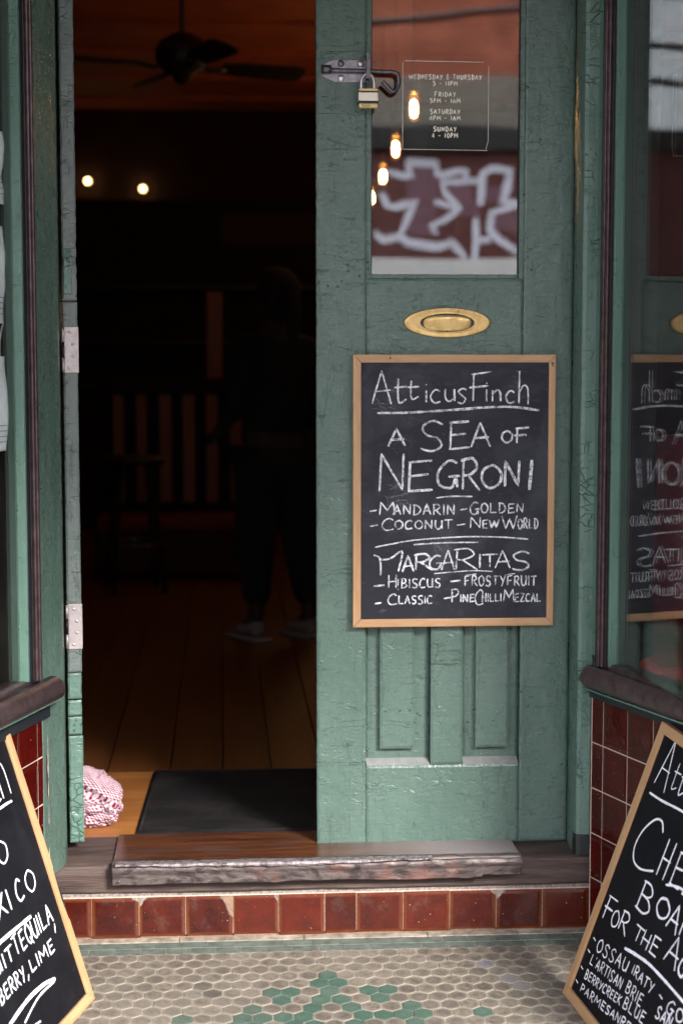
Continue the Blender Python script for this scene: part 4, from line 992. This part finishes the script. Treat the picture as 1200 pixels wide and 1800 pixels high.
G_('B', .168, .238, .282, .342, .0046); G_('O', .256, .316, .303, .345, .0046); G_('A', .320, .370, .300, .355, .0046); G_('R', .378, .42, .306, .352, .0046); G_('D', .43, .48, .308, .352, .0046)
ink.brk()
G_('F', .042, .092, .203, .258, .0044); G_('O', .088, .124, .207, .243, .0044); G_('R', .128, .172, .214, .256, .0044)
ink.brk()
G_('T', .205, .246, .224, .256, .004); G_('H', .246, .284, .226, .262, .004); G_('E', .290, .328, .230, .268, .004)
ink.brk()
G_('A', .360, .418, .242, .302, .0044); G_('G', .424, .462, .244, .285, .0044); G_('E', .47, .50, .246, .285, .0044); G_('S', .51, .54, .246, .285, .0044)
ink.brk()
ink.stroke([(.190, .193), (.25, .203), (.334, .211), (.50, .209)], .0075, True, .25)
ink.brk()
def W_(t, x0, x1, y, h, rise, w_=.0030): ink.word(t, x0, x1, y, y + h, w_, 0, .9, rise, .24, .03)
for x, y in ((.040, .153), (.034, .122), (.030, .080), (.030, .047)): ink.stroke([(x, y), (x + .016, y - .002)], .0030, False)
ink.brk()
W_('OSSAU', .070, .232, .136, .028, .13); W_('IRATY', .254, .362, .163, .022, .02)
ink.brk()
W_("L'ARTISAN", .064, .234, .101, .023, .10); W_('BRIE', .255, .338, .124, .025, .02)
ink.brk()
W_('BERRYCREEK', .063, .255, .067, .019, .13); W_('BLUE', .268, .372, .094, .023, .12)
ink.brk()
W_('PARMESANREGGIANO', .066, .47, .036, .018, .12)
ink.brk()
ink.stroke([(.392, .180), (.410, .178)], .003, False); W_('GO', .436, .510, .166, .026, .1, .0034); W_('SAN', .405, .475, .138, .024, .1, .0034)
ink.brk()
ink.done('pen_writing', M['marker'], tb)

tl = aboard(-1, (-.538, -.440, -.064), (-.308, -.949, -.066), (-.285, .025, .958), .650, .60, 'sandwich board leaning at the left naming tequila, berry and lime')
ink = Ink(lambda u, v, l: Vector((u, .0019 - l, v)), .0042, .0003); ink.split = True
for ch, a, c, y0, y1 in (('A', -.50, -.445, .49, .60), ('t', -.43, -.40, .50, .57), ('t', -.39, -.365, .50, .57), ('i', -.355, -.345, .505, .56), ('c', -.34, -.31, .505, .54), ('u', -.30, -.27, .505, .54), ('s', -.262, -.236, .505, .545), ('F', -.226, -.185, .505, .60), ('i', -.18, -.172, .508, .57), ('n', -.166, -.14, .508, .545), ('c', -.138, -.115, .508, .545), ('h', -.110, -.060, .508, .632)): G_(ch, a, c, y0, y1, .0040)
ink.brk()
ink.stroke([(-.5, .476), (-.3, .487), (-.136, .495), (-.074, .493)], .0060, True, .3)
ink.brk()
G_('T', -.27, -.215, .39, .44, .0046); G_('O', -.205, -.156, .390, .437, .0046)
ink.brk()
for ch, a, c in (('M', -.41, -.35), ('E', -.335, -.29), ('X', -.275, -.228), ('I', -.218, -.208), ('C', -.178, -.146), ('O', -.128, -.082)): G_(ch, a, c, .298, .343, .0046)
ink.brk()
ink.stroke([(-.45, .255), (-.301, .26), (-.147, .256)], .0070, True, .25)
ink.brk()
W_('FRUIT', -.43, -.26, .206, .030, .02, .0038); W_('TEQUILA', -.253, -.062, .210, .040, .0, .0042); ink.stroke([(-.062, .205), (-.070, .186)], .0042, False)
ink.brk()
W_('BERRY', -.365, -.242, .153, .030, .02, .0038); ink.stroke([(-.229, .160), (-.237, .149)], .0040, False); W_('LIME', -.214, -.094, .156, .027, .0, .0040)
ink.brk()
ink.stroke([(-.130, .106), (-.18, .116), (-.246, .119), (-.30, .115), (-.36, .107)], .0075, True, .25); ink.stroke([(-.137, .103), (-.219, .104), (-.301, .085)], .0045, True, .3)
ink.brk()
ink.stroke([(-.240, .060), (-.30, .068)], .004, False)
ink.brk()
ink.done('pen_writing', M['marker'], tl)

# ================================================================== BEHIND THE LEFT GLASS: sheets of paper, cable
def L2W(s, n, z): 
    """s metres along the left window from its corner, n metres behind its face"""
    d = Vector((-.294, -.9558, 0)); y = Vector((-.9558, .294, 0)); p = Vector((-.64, -.17, 0)) + d * s + y * n; return Vector((p.x, p.y, z))
lrz = math.atan2(.9558, .294)
for i, (z0, z1, s0, cr, lab) in enumerate(((1.690, 1.846, .187, .010, 'topmost white sheet taped inside the left window'), (1.430, 1.642, .193, .004, 'middle white sheet taped inside the left window'), (1.150, 1.358, .190, .003, 'lowest white sheet taped inside the left window'))):
    base = L2W(s0 - .022, .0285, (z0 + z1) / 2); t = empty('paper_sheet', base, (0, 0, lrz)); tag(t, lab, 'paper', 'sheets taped inside the left window')
    h = (z1 - z0) / 2
    def pf(u, v, h=h, cr=cr, i=i):
        x = -.15 * u; z = -h + 2 * h * v
        nn = noise.noise(Vector((u * 3, v * 4, i * 7)))
        edge = cr * (max(0, .22 - abs(v - .22)) / .22) if i == 0 else .002 * math.sin(v * 9)
        return Vector((x + (edge if u < .05 else 0) - .004 * v * (i == 0), .004 + .004 * nn + .004 * (1 - u) * math.sin(v * 6 + i), z))
    grid_mesh('sheet', pf, 20, 26, M['paper'], t, True, thick=.0004)
    for k in range(4):
        o = box('printed_line', (-.05, -.012 - .004 * (k % 2), -.0026, -.0018, -h + .02 + k * .012, -h + .0215 + k * .012), M['ink'], t, 0)
cp = [L2W(.17, .05, 1.31 + .0) + Vector((-.03 - .05 * math.cos(a), .0, .085 * math.sin(a))) for a in [R(x) for x in range(-70, 251, 16)]]
cp = [L2W(.145 + .028 * math.cos(R(a)), .045, 1.365 + .066 * math.sin(R(a))) for a in range(-80, 81, 10)]
o = tube('cable_loop', cp, .0016, M['cable'], None, 8); tag(o, 'thin white cable loop hanging beside the lowest paper sheet', 'cable')

# ================================================================== INTERIOR
fl = empty('shop_floor', (0, 0, ZF)); fl['kind'] = 'structure'
xs = [-1.35, -1.19, -1.03, -.875, -.722, -.588, -.405, -.250, -.108, .045, .19, .335, .48, .63, .78, .93, 1.08, 1.23, 1.38]
me_cache = {}
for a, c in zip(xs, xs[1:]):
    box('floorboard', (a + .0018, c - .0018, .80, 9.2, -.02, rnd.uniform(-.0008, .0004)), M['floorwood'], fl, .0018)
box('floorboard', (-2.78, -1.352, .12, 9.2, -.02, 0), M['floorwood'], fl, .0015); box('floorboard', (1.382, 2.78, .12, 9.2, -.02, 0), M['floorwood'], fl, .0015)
box('daylit_threshold_board', (-1.35, 1.38, .121, .797, -.02, .0003), M['daylitwood'], fl, .0015)  # strip by the door; its brighter colour carries the daylight
mt = empty('door_mat', (-.1, .45, ZF)); tag(mt, 'black rubber mat lying just inside the open doorway', 'doormat')
bm = bmesh.new()
mp = [(-.472, .128), (.32, .128), (.30, .765), (-.452, .775)]
a = [bm.verts.new((x + .1, y - .45, .0065)) for x, y in mp]; c = [bm.verts.new((x + .1, y - .45, .0005)) for x, y in mp]
f = bm.faces.new(a); bm.faces.new(c[::-1])
for i in range(4): bm.faces.new((a[i], a[(i + 1) % 4], c[(i + 1) % 4], c[i]))
bmesh.ops.bevel(bm, geom=list(f.edges), offset=.002, segments=2, affect='EDGES')
frombm('mat_field', bm, M['mat'], mt)
for (x0, y0), (x1, y1) in zip(mp, mp[1:] + mp[:1]):
    p = [Vector((x0 + .1, y0 - .45, .0072)), Vector((x1 + .1, y1 - .45, .0072))]; cc = sum((Vector((q[0] + .1, q[1] - .45, .0072)) for q in mp), Vector()) / 4
    p = [q + (cc - q).normalized() * .012 for q in p]
    tube('mat_rim', [p[0], (p[0] + p[1]) / 2, p[1]], .004, M['mat'], mt, 8)

# crumpled gingham cloth wedged behind the open leaf
def clothf(u, v):
    th = u * 2 * math.pi; ph = v * math.pi
    x, y, z = math.sin(ph) * math.cos(th), math.sin(ph) * math.sin(th), math.cos(ph)
    q = Vector((x, y, z)); d = 1 + .10 * noise.noise(q * 1.7 + Vector((3, 1, 0))) 
    r1 = math.sin(7 * (x * .6 + z * .9) + 4 * noise.noise(q * 2.1)); r2 = abs(noise.noise(q * 3.4 + Vector((0, 5, 2))))
    d += .045 * r1 * (.4 + .6 * abs(noise.noise(q * 1.3))) - .16 * (1 - min(1, r2 * 5)) * .6
    d += .05 * noise.noise(q * 3.4 + Vector((1, 2, 7))) - .13 * max(0, 1 - abs(noise.noise(q * 1.9 + Vector((4, 0, 1)))) * 7) - .08 * max(0, 1 - abs(x * .9 + z * .55 - .25 + .2 * math.sin(z * 3)) * 8) - .09 * max(0, 1 - abs(z * .9 - x * .35 + .45) * 9)
    fold = max(0, 1 - abs((x + .1) * .8 + (z - .25) * .5) / .16) * max(0, -y)
    d -= .22 * fold * max(0, min(1, z + .6))
    sx, sy, sz = .070, .058, .080
    X_ = -.578 + sx * d * (1.0 if x < 0 else 1.03) * math.copysign(abs(x) ** .62, x); Z_ = .080 + sz * d * math.copysign(abs(z) ** .8, z)
    if z > 0: X_ -= .026 * z; Z_ -= .035 * max(0, x) * z
    return Vector((X_, .222 + sy * d * y, ZF + max(.0015, Z_)))
def clothuv(u, v):
    p = clothf(u, v); a = .22 * math.sin(p.z * 26 + p.x * 14) + .25
    x, z = p.x + .5 * p.y, p.z + .7 * p.y
    return (4.4 * (x * math.cos(a) + z * math.sin(a)) , 4.4 * (-x * math.sin(a) + z * math.cos(a)))
o = grid_mesh('cleaning_cloth', clothf, 120, 80, M['gingham'], None, True, clothuv)
tag(o, 'crumpled red and white gingham cloth on the floor behind the open leaf', 'cloth')

# ceiling fan
cf = empty('ceiling_fan', (-.42, 4.0, 3.25)); tag(cf, 'dark four bladed ceiling fan seen high through the doorway', 'ceiling fan')
lathe('canopy', [(.02, 0), (.065, -.01), (.07, -.05), (.03, -.10), (.014, -.11)], M['fan'], (0, 0, 0), cf, 20)
tube('down_rod', [(0, 0, -.1), (0, 0, -.42)], .011, M['fan'], cf, 10)
lathe('motor', [(.02, -.39), (.05, -.40), (.10, -.43), (.125, -.47), (.125, -.52), (.10, -.56), (.05, -.585), (.03, -.62), (.01, -.63)], M['fan'], (0, 0, 0), cf, 28)
for k in range(4):
    bl = empty('blade', (0, 0, -.545), (R(0), 0, R(20 + 90 * k))); bl.parent = cf
    bm = bmesh.new(); out_ = [(.19, -.045), (.30, -.066), (.55, -.070), (.60, -.055), (.615, 0), (.60, .055), (.55, .070), (.30, .060), (.19, .045)]
    A = [bm.verts.new((x, y, .004 - y * .30)) for x, y in out_]; B = [bm.verts.new((x, y, -.004 - y * .30)) for x, y in out_]
    bm.faces.new(A); bm.faces.new(B[::-1])
    for i in range(9): bm.faces.new((A[i], A[(i + 1) % 9], B[(i + 1) % 9], B[i]))
    frombm('blade_board', bm, M['fan'], bl); tube('blade_arm', [(.08, 0, .0), (.14, 0, -.012), (.22, 0, 0)], .012, M['fan'], bl, 8)

# pendant lamps with tall filament bulbs
def pendant(x, y, z, lab):
    t = empty('pendant_lamp', (x, y, 3.25)); tag(t, lab, 'pendant lamp', 'bare bulb pendants in a row inside')
    dz = z - 3.25
    lathe('ceiling_rose', [(.045, 0), (.045, -.012), (.02, -.025), (.004, -.03)], M['fan'], (0, 0, 0), t, 16)
    tube('flex', [(0, 0, -.02), (0, 0, dz + .11)], .0035, M['wire'], t, 6)
    lathe('lamp_holder', [(.006, dz + .13), (.018, dz + .12), (.020, dz + .075), (.017, dz + .06)], M['brass'], (0, 0, 0), t, 14)
    gb = lathe('bulb', [(.012, dz + .062), (.018, dz + .050), (.0225, dz + .020), (.023, dz - .025), (.020, dz - .042), (.010, dz - .052), (.001, dz - .055)], M['amberhalo'], (0, 0, 0), t, 16)  # envelope doubles as the painted halo round the core
    fg = lathe('filament', [(.002, dz + .034), (.0105, dz + .026), (.0135, dz + .005), (.0135, dz - .020), (.009, dz - .034), (.001, dz - .038)], M['bulb'], (0, 0, 0), None, 12); fg.location -= gb.location; fg.parent = gb
for (x, y, z), l in zip(((.565, 3.1, 2.394), (.631, 4.5, 2.394), (.690, 5.8, 2.392), (.734, 7.1, 2.388)), ('nearest of the bare bulbs seen through the door glass', 'second nearest of the bare bulbs seen through the door glass', 'third of the bare bulbs seen through the door glass', 'farthest bare bulb, at the left edge of the door glass')): pendant(x, y, z, l)
for x, y, z, l in ((-1.26, 9.22, 2.693, 'left one of two small round lights glowing on the far wall'), (-.84, 9.22, 2.637, 'right one of two small round lights glowing on the far wall')):
    t = empty('wall_light', (x, y, z)); tag(t, l, 'wall light', 'round lights on the far wall')
    lathe('backplate', [(.04, .075), (.04, .06), (.02, .04)], M['brass'], (0, 0, 0), t, 16, 'Y'); lathe('globe', [(.001, -.024), (.014, -.020), (.023, -.006), (.023, .008), (.014, .024)], M['bulb2'], (0, 0, 0), t, 18, 'Y')
t = empty('reflection_lamp', (-.868, 1.15, .571)); tag(t, 'small warm lamp added behind the left window as a bulb reflection', 'lamp')  # added lamp, stands in for a bulb's reflection in the left pane
lathe('lamp_base', [(.06, 0), (.06, .02), (.015, .05), (.012, .85)], M['brass'], (0, 0, 0), t, 16); lathe('bulb', [(.012, .85), (.022, .87), (.03, .91), (.028, .945), (.012, .97), (.001, .975)], M['bulb2'], (0, 0, 0), t, 16)
tb_ = empty('side_table', (-.868, 1.15, ZF)); tag(tb_, 'dark side table holding the added warm lamp', 'table')
box('table_top', (-.2, .16, -.2, .2, .40, .428), M['darkwood'], tb_, .003)
for dx, dy in ((-.18, -.18), (.13, -.18), (-.18, .17), (.13, .17)): box('leg', (dx, dx + .03, dy, dy + .03, 0, .40), M['darkwood'], tb_, .002)

# far end of the room: bar with shelving, dim panels, slatted settle
bk = empty('bar_counter', (0, 8.2, ZF)); tag(bk, 'black bar and shelving across the far end of the room', 'bar')
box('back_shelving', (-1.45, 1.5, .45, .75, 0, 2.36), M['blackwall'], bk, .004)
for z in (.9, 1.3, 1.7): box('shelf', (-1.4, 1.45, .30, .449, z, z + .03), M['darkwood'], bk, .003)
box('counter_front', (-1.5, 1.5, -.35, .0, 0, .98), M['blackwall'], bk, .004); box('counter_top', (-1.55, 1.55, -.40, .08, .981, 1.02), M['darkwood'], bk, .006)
for x, z0, z1, w_2 in ((.16, 2.035, 2.26, .40),):
    box('lit_panel', (x - w_2, x + w_2, .425, .449, z0, z1), M['brownwall'], bk, .003)
pt = box('pillar', (-.335, -.245, 5.9, 6.0, ZF, 1.73), M['redwood'], None, .004)
pt.location.x = -.285; tag(pt, 'narrow red-brown wooden pillar to the left of the standing person', 'pillar')
sb_ = empty('slatted_settle', (-.50, 5.5, ZF)); tag(sb_, 'dark wooden settle with upright red-brown slats in its back', 'bench')
for a, c in ((-.725, -.668), (-.597, -.530), (-.466, -.398), (-.334, -.270), (-.20, -.135), (-.855, -.797)): box('slat', (a + .5, c + .5, 0, .018, .39, 1.005), M['redwood'], sb_, .003)
box('top_rail', (-.42, .42, -.012, .03, 1.0, 1.09), M['blackwall'], sb_, .006); box('back_ground', (-.42, .42, .03, .05, .2, 1.0), M['blackwall'], sb_, .003)
box('seat', (-.42, .46, -.42, -.02, .27, .34), M['dimred'], sb_, .012); box('seat_front', (-.42, .46, -.405, -.38, .06, .27), M['brownwall'], sb_, .004)
for dx in (-.42, .42): box('leg', (dx - .02, dx + .02, -.40, -.36, 0, .27), M['blackwall'], sb_, .003)
def stool(x, y, lab):
    t = empty('bar_stool', (x, y, ZF)); tag(t, lab, 'stool')
    lathe('seat', [(.02, .70), (.15, .70), (.165, .68), (.15, .66), (.02, .655)], M['darkwood'], (0, 0, 0), t, 22)
    for k in range(4):
        a = R(45 + 90 * k + 12); tube('leg', [(.11 * math.cos(a), .11 * math.sin(a), .66), (.19 * math.cos(a), .19 * math.sin(a), .0)], .013, M['blackwall'], t, 8)
    tube('foot_ring', [(.165 * math.cos(a), .165 * math.sin(a), .25) for a in [k * math.pi / 10 for k in range(20)]], .008, M['iron'], t, 6, True)
stool(-.70, 4.7, 'dark bar stool standing in front of the slatted settle')
# red bench seat and low table seen through the right glass
rb = empty('banquette', (1.29, -.22, ZF)); tag(rb, 'deep red upholstered bench behind the right window', 'bench')
box('seat_base', (-.55, .9, -.10, .40, .0, .36), M['darkwood'], rb, .01); box('cushion', (-.55, .9, -.12, .40, .361, .50), M['redfab'], rb, .03, 4)
def rbk(u, v): return Vector((-.56 + 1.46 * u, .40 + .03 * math.sin(u * 26) ** 2 * math.sin(v * 3.1), .44 + .56 * v + .04 * math.sin(u * 3.1)))
grid_mesh('backrest', rbk, 70, 14, M['redfab'], rb, True, thick=.06)
# ------------------------------------------------------------------ the standing person
def skinned(name, joints, edges, mat, parent, root=0, sub=2):
    me = bpy.data.meshes.new(name); me.from_pydata([j[0] for j in joints], edges, []); o = bpy.data.objects.new(name, me); COL.objects.link(o)
    o.modifiers.new('skin', 'SKIN'); sv = me.skin_vertices[0].data
    for i, j in enumerate(joints):
        r_ = j[1]; sv[i].radius = (r_ if isinstance(r_, tuple) else (r_, r_)); sv[i].use_root = (i == root)
    m_ = o.modifiers.new('sub', 'SUBSURF'); m_.levels = sub; m_.render_levels = sub
    dg = bpy.context.evaluated_depsgraph_get(); nm = bpy.data.meshes.new_from_object(o.evaluated_get(dg))
    bpy.data.objects.remove(o); nm.name = name; nm.materials.clear(); return link(name, nm, mat, parent, True)
ps = empty('person', (-.02, 3.15, ZF), (0, 0, R(-150))); tag(ps, 'person in black clothes and white shoes standing inside the dark room', 'person')
Hh = 1.56
J = [((0, 0, .82), (.135, .10)), ((0, -.01, .98), (.115, .085)), ((0, 0, 1.14), (.14, .10)), ((0, .0, 1.27), (.13, .085)), ((0, .01, 1.335), .052), ((0, .0, 1.40), .06),
     ((0, -.012, 1.47), (.078, .095)), ((0, -.005, 1.53), (.06, .07)),
     ((.155, 0, 1.245), .052), ((.20, .03, 1.02), .040), ((.17, -.16, .90), .030), ((.155, -.22, .885), .024),
     ((-.155, 0, 1.245), .052), ((-.215, .02, 1.01), .040), ((-.205, -.08, .80), .030), ((-.20, -.11, .74), .024),
     ((.085, 0, .76), .088), ((.095, -.01, .43), .054), ((.10, .01, .10), .036), ((.105, -.09, .035), .030), ((.105, -.15, .03), .024),
     ((-.085, 0, .76), .088), ((-.11, .03, .43), .054), ((-.13, .07, .10), .036), ((-.14, -.03, .035), .030), ((-.145, -.09, .03), .024)]
Ed = [(0, 1), (1, 2), (2, 3), (3, 4), (4, 5), (5, 6), (6, 7), (3, 8), (8, 9), (9, 10), (10, 11), (3, 12), (12, 13), (13, 14), (14, 15), (0, 16), (16, 17), (17, 18), (18, 19), (19, 20), (0, 21), (21, 22), (22, 23), (23, 24), (24, 25)]
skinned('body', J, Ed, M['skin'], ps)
gr = lambda i, a: (J[i][0], tuple(x + a for x in J[i][1]) if isinstance(J[i][1], tuple) else J[i][1] + a)
sj = [((0, 0, .86), (.17, .135)), gr(1, .045), gr(2, .03), gr(3, .028), ((0, .005, 1.325), .075), gr(8, .018), gr(9, .016), ((.185, -.07, .955), .044), gr(12, .018), gr(13, .016), ((-.21, -.04, .90), .044)]
skinned('shirt', sj, [(0, 1), (1, 2), (2, 3), (3, 4), (3, 5), (5, 6), (6, 7), (3, 8), (8, 9), (9, 10)], M['cloth_d'], ps)
tj = [gr(0, .025), gr(16, .026), gr(17, .040), ((.10, .008, .13), .058), gr(21, .026), gr(22, .040), ((-.127, .065, .13), .058)]
skinned('trousers', tj, [(0, 1), (1, 2), (2, 3), (0, 4), (4, 5), (5, 6)], M['cloth_d'], ps)
for (x, y) in ((.10, .01), (-.13, .07)):
    sh = skinned('shoe', [((x, y + .03, .055), (.042, .045)), ((x + .002, y - .06, .045), (.044, .036)), ((x + .004, y - .15, .034), (.046, .026))], [(0, 1), (1, 2)], M['shoe'], ps)
    so = box('sole', (x - .042, x + .05, y - .195, y + .065, .0, .018), M['sole'], None, .008, 3); so.parent = sh
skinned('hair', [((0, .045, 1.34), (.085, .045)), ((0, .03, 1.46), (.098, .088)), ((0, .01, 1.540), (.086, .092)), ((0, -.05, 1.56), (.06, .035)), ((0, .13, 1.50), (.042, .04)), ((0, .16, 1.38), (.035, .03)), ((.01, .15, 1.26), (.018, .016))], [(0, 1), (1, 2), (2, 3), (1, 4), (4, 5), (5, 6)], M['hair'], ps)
for sx in (-1, 1):
    lathe('ear', [(.002, -.008), (.014, -.006), (.018, .0), (.014, .006), (.002, .008)], M['skin'], (sx * .082, .0, 1.455), ps, 12, 'Y')
    lathe('eye', [(.001, -.005), (.008, -.003), (.011, .003), (.004, .008)], M['hair'], (sx * .032, -.098, 1.472), ps, 10, 'Y')
    for (hx, hy, hz) in (((.155, -.22, .885),) if sx > 0 else ((-.20, -.11, .74),)):
        for k, (fx, ln) in enumerate(((-.026, .055), (-.012, .072), (.003, .078), (.017, .070), (.028, .052))):
            d0 = Vector((hx + fx * .9, hy - .02, hz - .006)); dr_ = Vector((fx * .35, -.75, -.35)) if sx > 0 else Vector((fx * .35, -.3, -.95)); dr_.normalize()
            tube('finger', [d0, d0 + dr_ * ln * .5, d0 + dr_ * ln * .8 + Vector((0, .008, -.012)), d0 + dr_ * ln * .95 + Vector((0, .018, -.022))], [.0085, .008, .0072, .005], M['skin'], ps, 8)
tube('nose', [(0, -.098, 1.47), (0, -.116, 1.452), (0, -.104, 1.442)], [.006, .011, .007], M['skin'], ps, 8)
tube('mouth', [(-.022, -.098, 1.418), (0, -.104, 1.416), (.022, -.098, 1.418)], .004, M['redfab'], ps, 6)

# ================================================================== ACROSS THE STREET (mirrored in the panes)
ob = empty('opposite_building', (3, -16.3, -.15)); tag(ob, 'maroon brick shop across the street with white graffiti, mirrored in the door glass', 'building')
def oput(o): o.location = o.location - Vector((3, -16.3, -.15)); o.parent = ob; return o
oput(box('lower_wall', (-7.5, 14, -20, -16.05, -.2, 2.18), M['olive'], None, 0))
oput(box('white_fascia', (-7.5, 14, -16.5, -15.98, 2.181, 2.50), M['white'], None, .02))
oput(box('brick_wall', (-7.5, 14, -20, -16.0, 2.501, 3.74), M['brick'], None, 0))
oput(box('cornice', (-7.5, 14, -20, -15.85, 3.741, 4.02), M['fan'], None, .03))
oput(box('upper_wall', (-7.5, 14, -20, -16.0, 4.021, 4.62), M['olive'], None, 0)); oput(box('terracotta_wall', (-7.5, 14, -20, -16.01, 4.621, 5.6), M['terra'], None, 0))
oput(box('parapet', (-7.55, 14.05, -20, -15.9, 5.601, 5.85), M['soffit'], None, .02))
for k in range(6):
    x = -6 + k * 3.3
    if k == 3: continue
    wi = oput(box('window', (x - .9, x + .2, -15.999, -15.97, 4.75, 5.45), M['olive'], None, .01)); q = box('pane', (x - .82, x + .12, -15.969, -15.96, 4.80, 5.40), M['fan'], None, 0); q.parent = wi; q.location = q.location - Vector((x - .35, -15.9845, 5.1))
    oput(box('shop_door', (x + .4, x + 1.5, -16.049, -16.02, -.14, 2.1), M['fan'], None, .01))
gk = Ink(lambda u, v, l: Vector((u, -15.999 + l, v)), .105, .004)
gx = lambda x, y: (1.52 + (640 + x * .2333 - 652) * .00673, 3.65 - (260 + y * .2333 - 280) * .00663)
GR = [[(170, 180), (300, 215), (340, 225)], [(340, 230), (330, 110), (540, 105), (555, 210)], [(555, 210), (700, 160), (740, 165), (750, 240)], [(750, 240), (590, 250), (600, 330), (700, 440), (600, 530), (500, 590), (530, 650)],
      [(520, 400), (680, 440)], [(140, 330), (180, 430), (230, 440), (380, 390), (330, 520), (270, 660)], [(70, 640), (130, 690), (270, 670), (340, 720), (520, 740), (620, 720)], [(620, 690), (760, 820)],
      [(750, 240), (860, 240)], [(870, 420), (880, 190), (950, 150), (1080, 160), (1030, 390), (1160, 430)], [(1160, 430), (960, 480), (950, 620), (1000, 680), (1150, 790)], [(840, 520), (845, 700), (830, 860)], [(845, 700), (960, 690)]]
for dx in (0, -1150, 1150, 2250, -2250):
    for st_ in GR: gk.stroke([gx(x + dx, y + (20 if dx else 0)) for x, y in st_], random.uniform(.075, .12), False, .1)
oput(gk.done('graffiti', M['wgraf'], None))
gk = Ink(lambda u, v, l: Vector((u, -15.999 + l, v)), .5, .0015)
for x, y in ((450, 200), (430, 330), (420, 460), (400, 590), (690, 330), (760, 430), (960, 330), (1040, 560)): gk.stroke([gx(x - 110, y), gx(x + 110, y + 10)], .30, False, .2)
oput(gk.done('graffiti_fill', M['pgraf'], None))
lb = empty('low_building', (-19, -16.3, -.15)); tag(lb, 'low dark brick building across the street beneath open sky', 'building')
for nm, d, m_ in (('brick_wall', (-40, -4.6, -20, -16.0, -.2, 4.1), 'brick'), ('parapet', (-40, -4.55, -20, -15.9, 4.101, 4.35), 'fan')):
    o = box(nm, d, M[m_], None, .01); o.location = o.location - Vector(lb.location); o.parent = lb
rb2 = empty('neighbour_building', (24, -16.3, -.15)); tag(rb2, 'pale rendered building farther right across the street', 'building')
for nm, d, m_ in (('wall', (17.1, 40, -20, -16.0, -.2, 5.0), 'white'), ('parapet', (17.05, 40, -20, -15.9, 5.001, 5.3), 'olive')):
    o = box(nm, d, M[m_], None, .01); o.location = o.location - Vector(rb2.location); o.parent = rb2
for i, z in enumerate((4.05, 4.40)):
    o = tube('power_line', smooth_pts([(-60, -11, z + 1.2 - .6 * i), (-7.5, -11, z), (10, -11, z + 1.0), (50, -11, z + 3)], 8), .035, M['wire'], None, 6)
    tag(o, ('lower' if i == 0 else 'upper') + ' dark cable strung above the far side of the street', 'cable')
# the verandah over the footpath that keeps the doorway in shade
vr = empty('verandah', (0, -1.45, 3.3)); tag(vr, 'corrugated street verandah sheltering the shop entrance', 'verandah')
def vput(o): o.location = o.location - Vector((0, -1.45, 3.3)); o.parent = vr; return o
vput(box('verandah_roof', (-6, 6, -3.6, -.87, 3.46, 3.52), M['soffit'], None, .01)); vput(box('fascia', (-6, 6, -3.66, -3.601, 3.10, 3.56), M['greencrack'], None, .01))
for x in (-5.5, 5.5): vput(tube('verandah_post', [(x, -3.55, -.135), (x, -3.55, 3.459)], .055, M['greencrack'], None, 14))
# shop's own upper storey and neighbours, so the light only comes from the street
up = box('upper_storey', (-2.9, 2.9, -.76, 9.3, 3.91, 7.0), M['olive'], None, 0); tag(up, 'upper storey of the shop above its entrance', 'building')
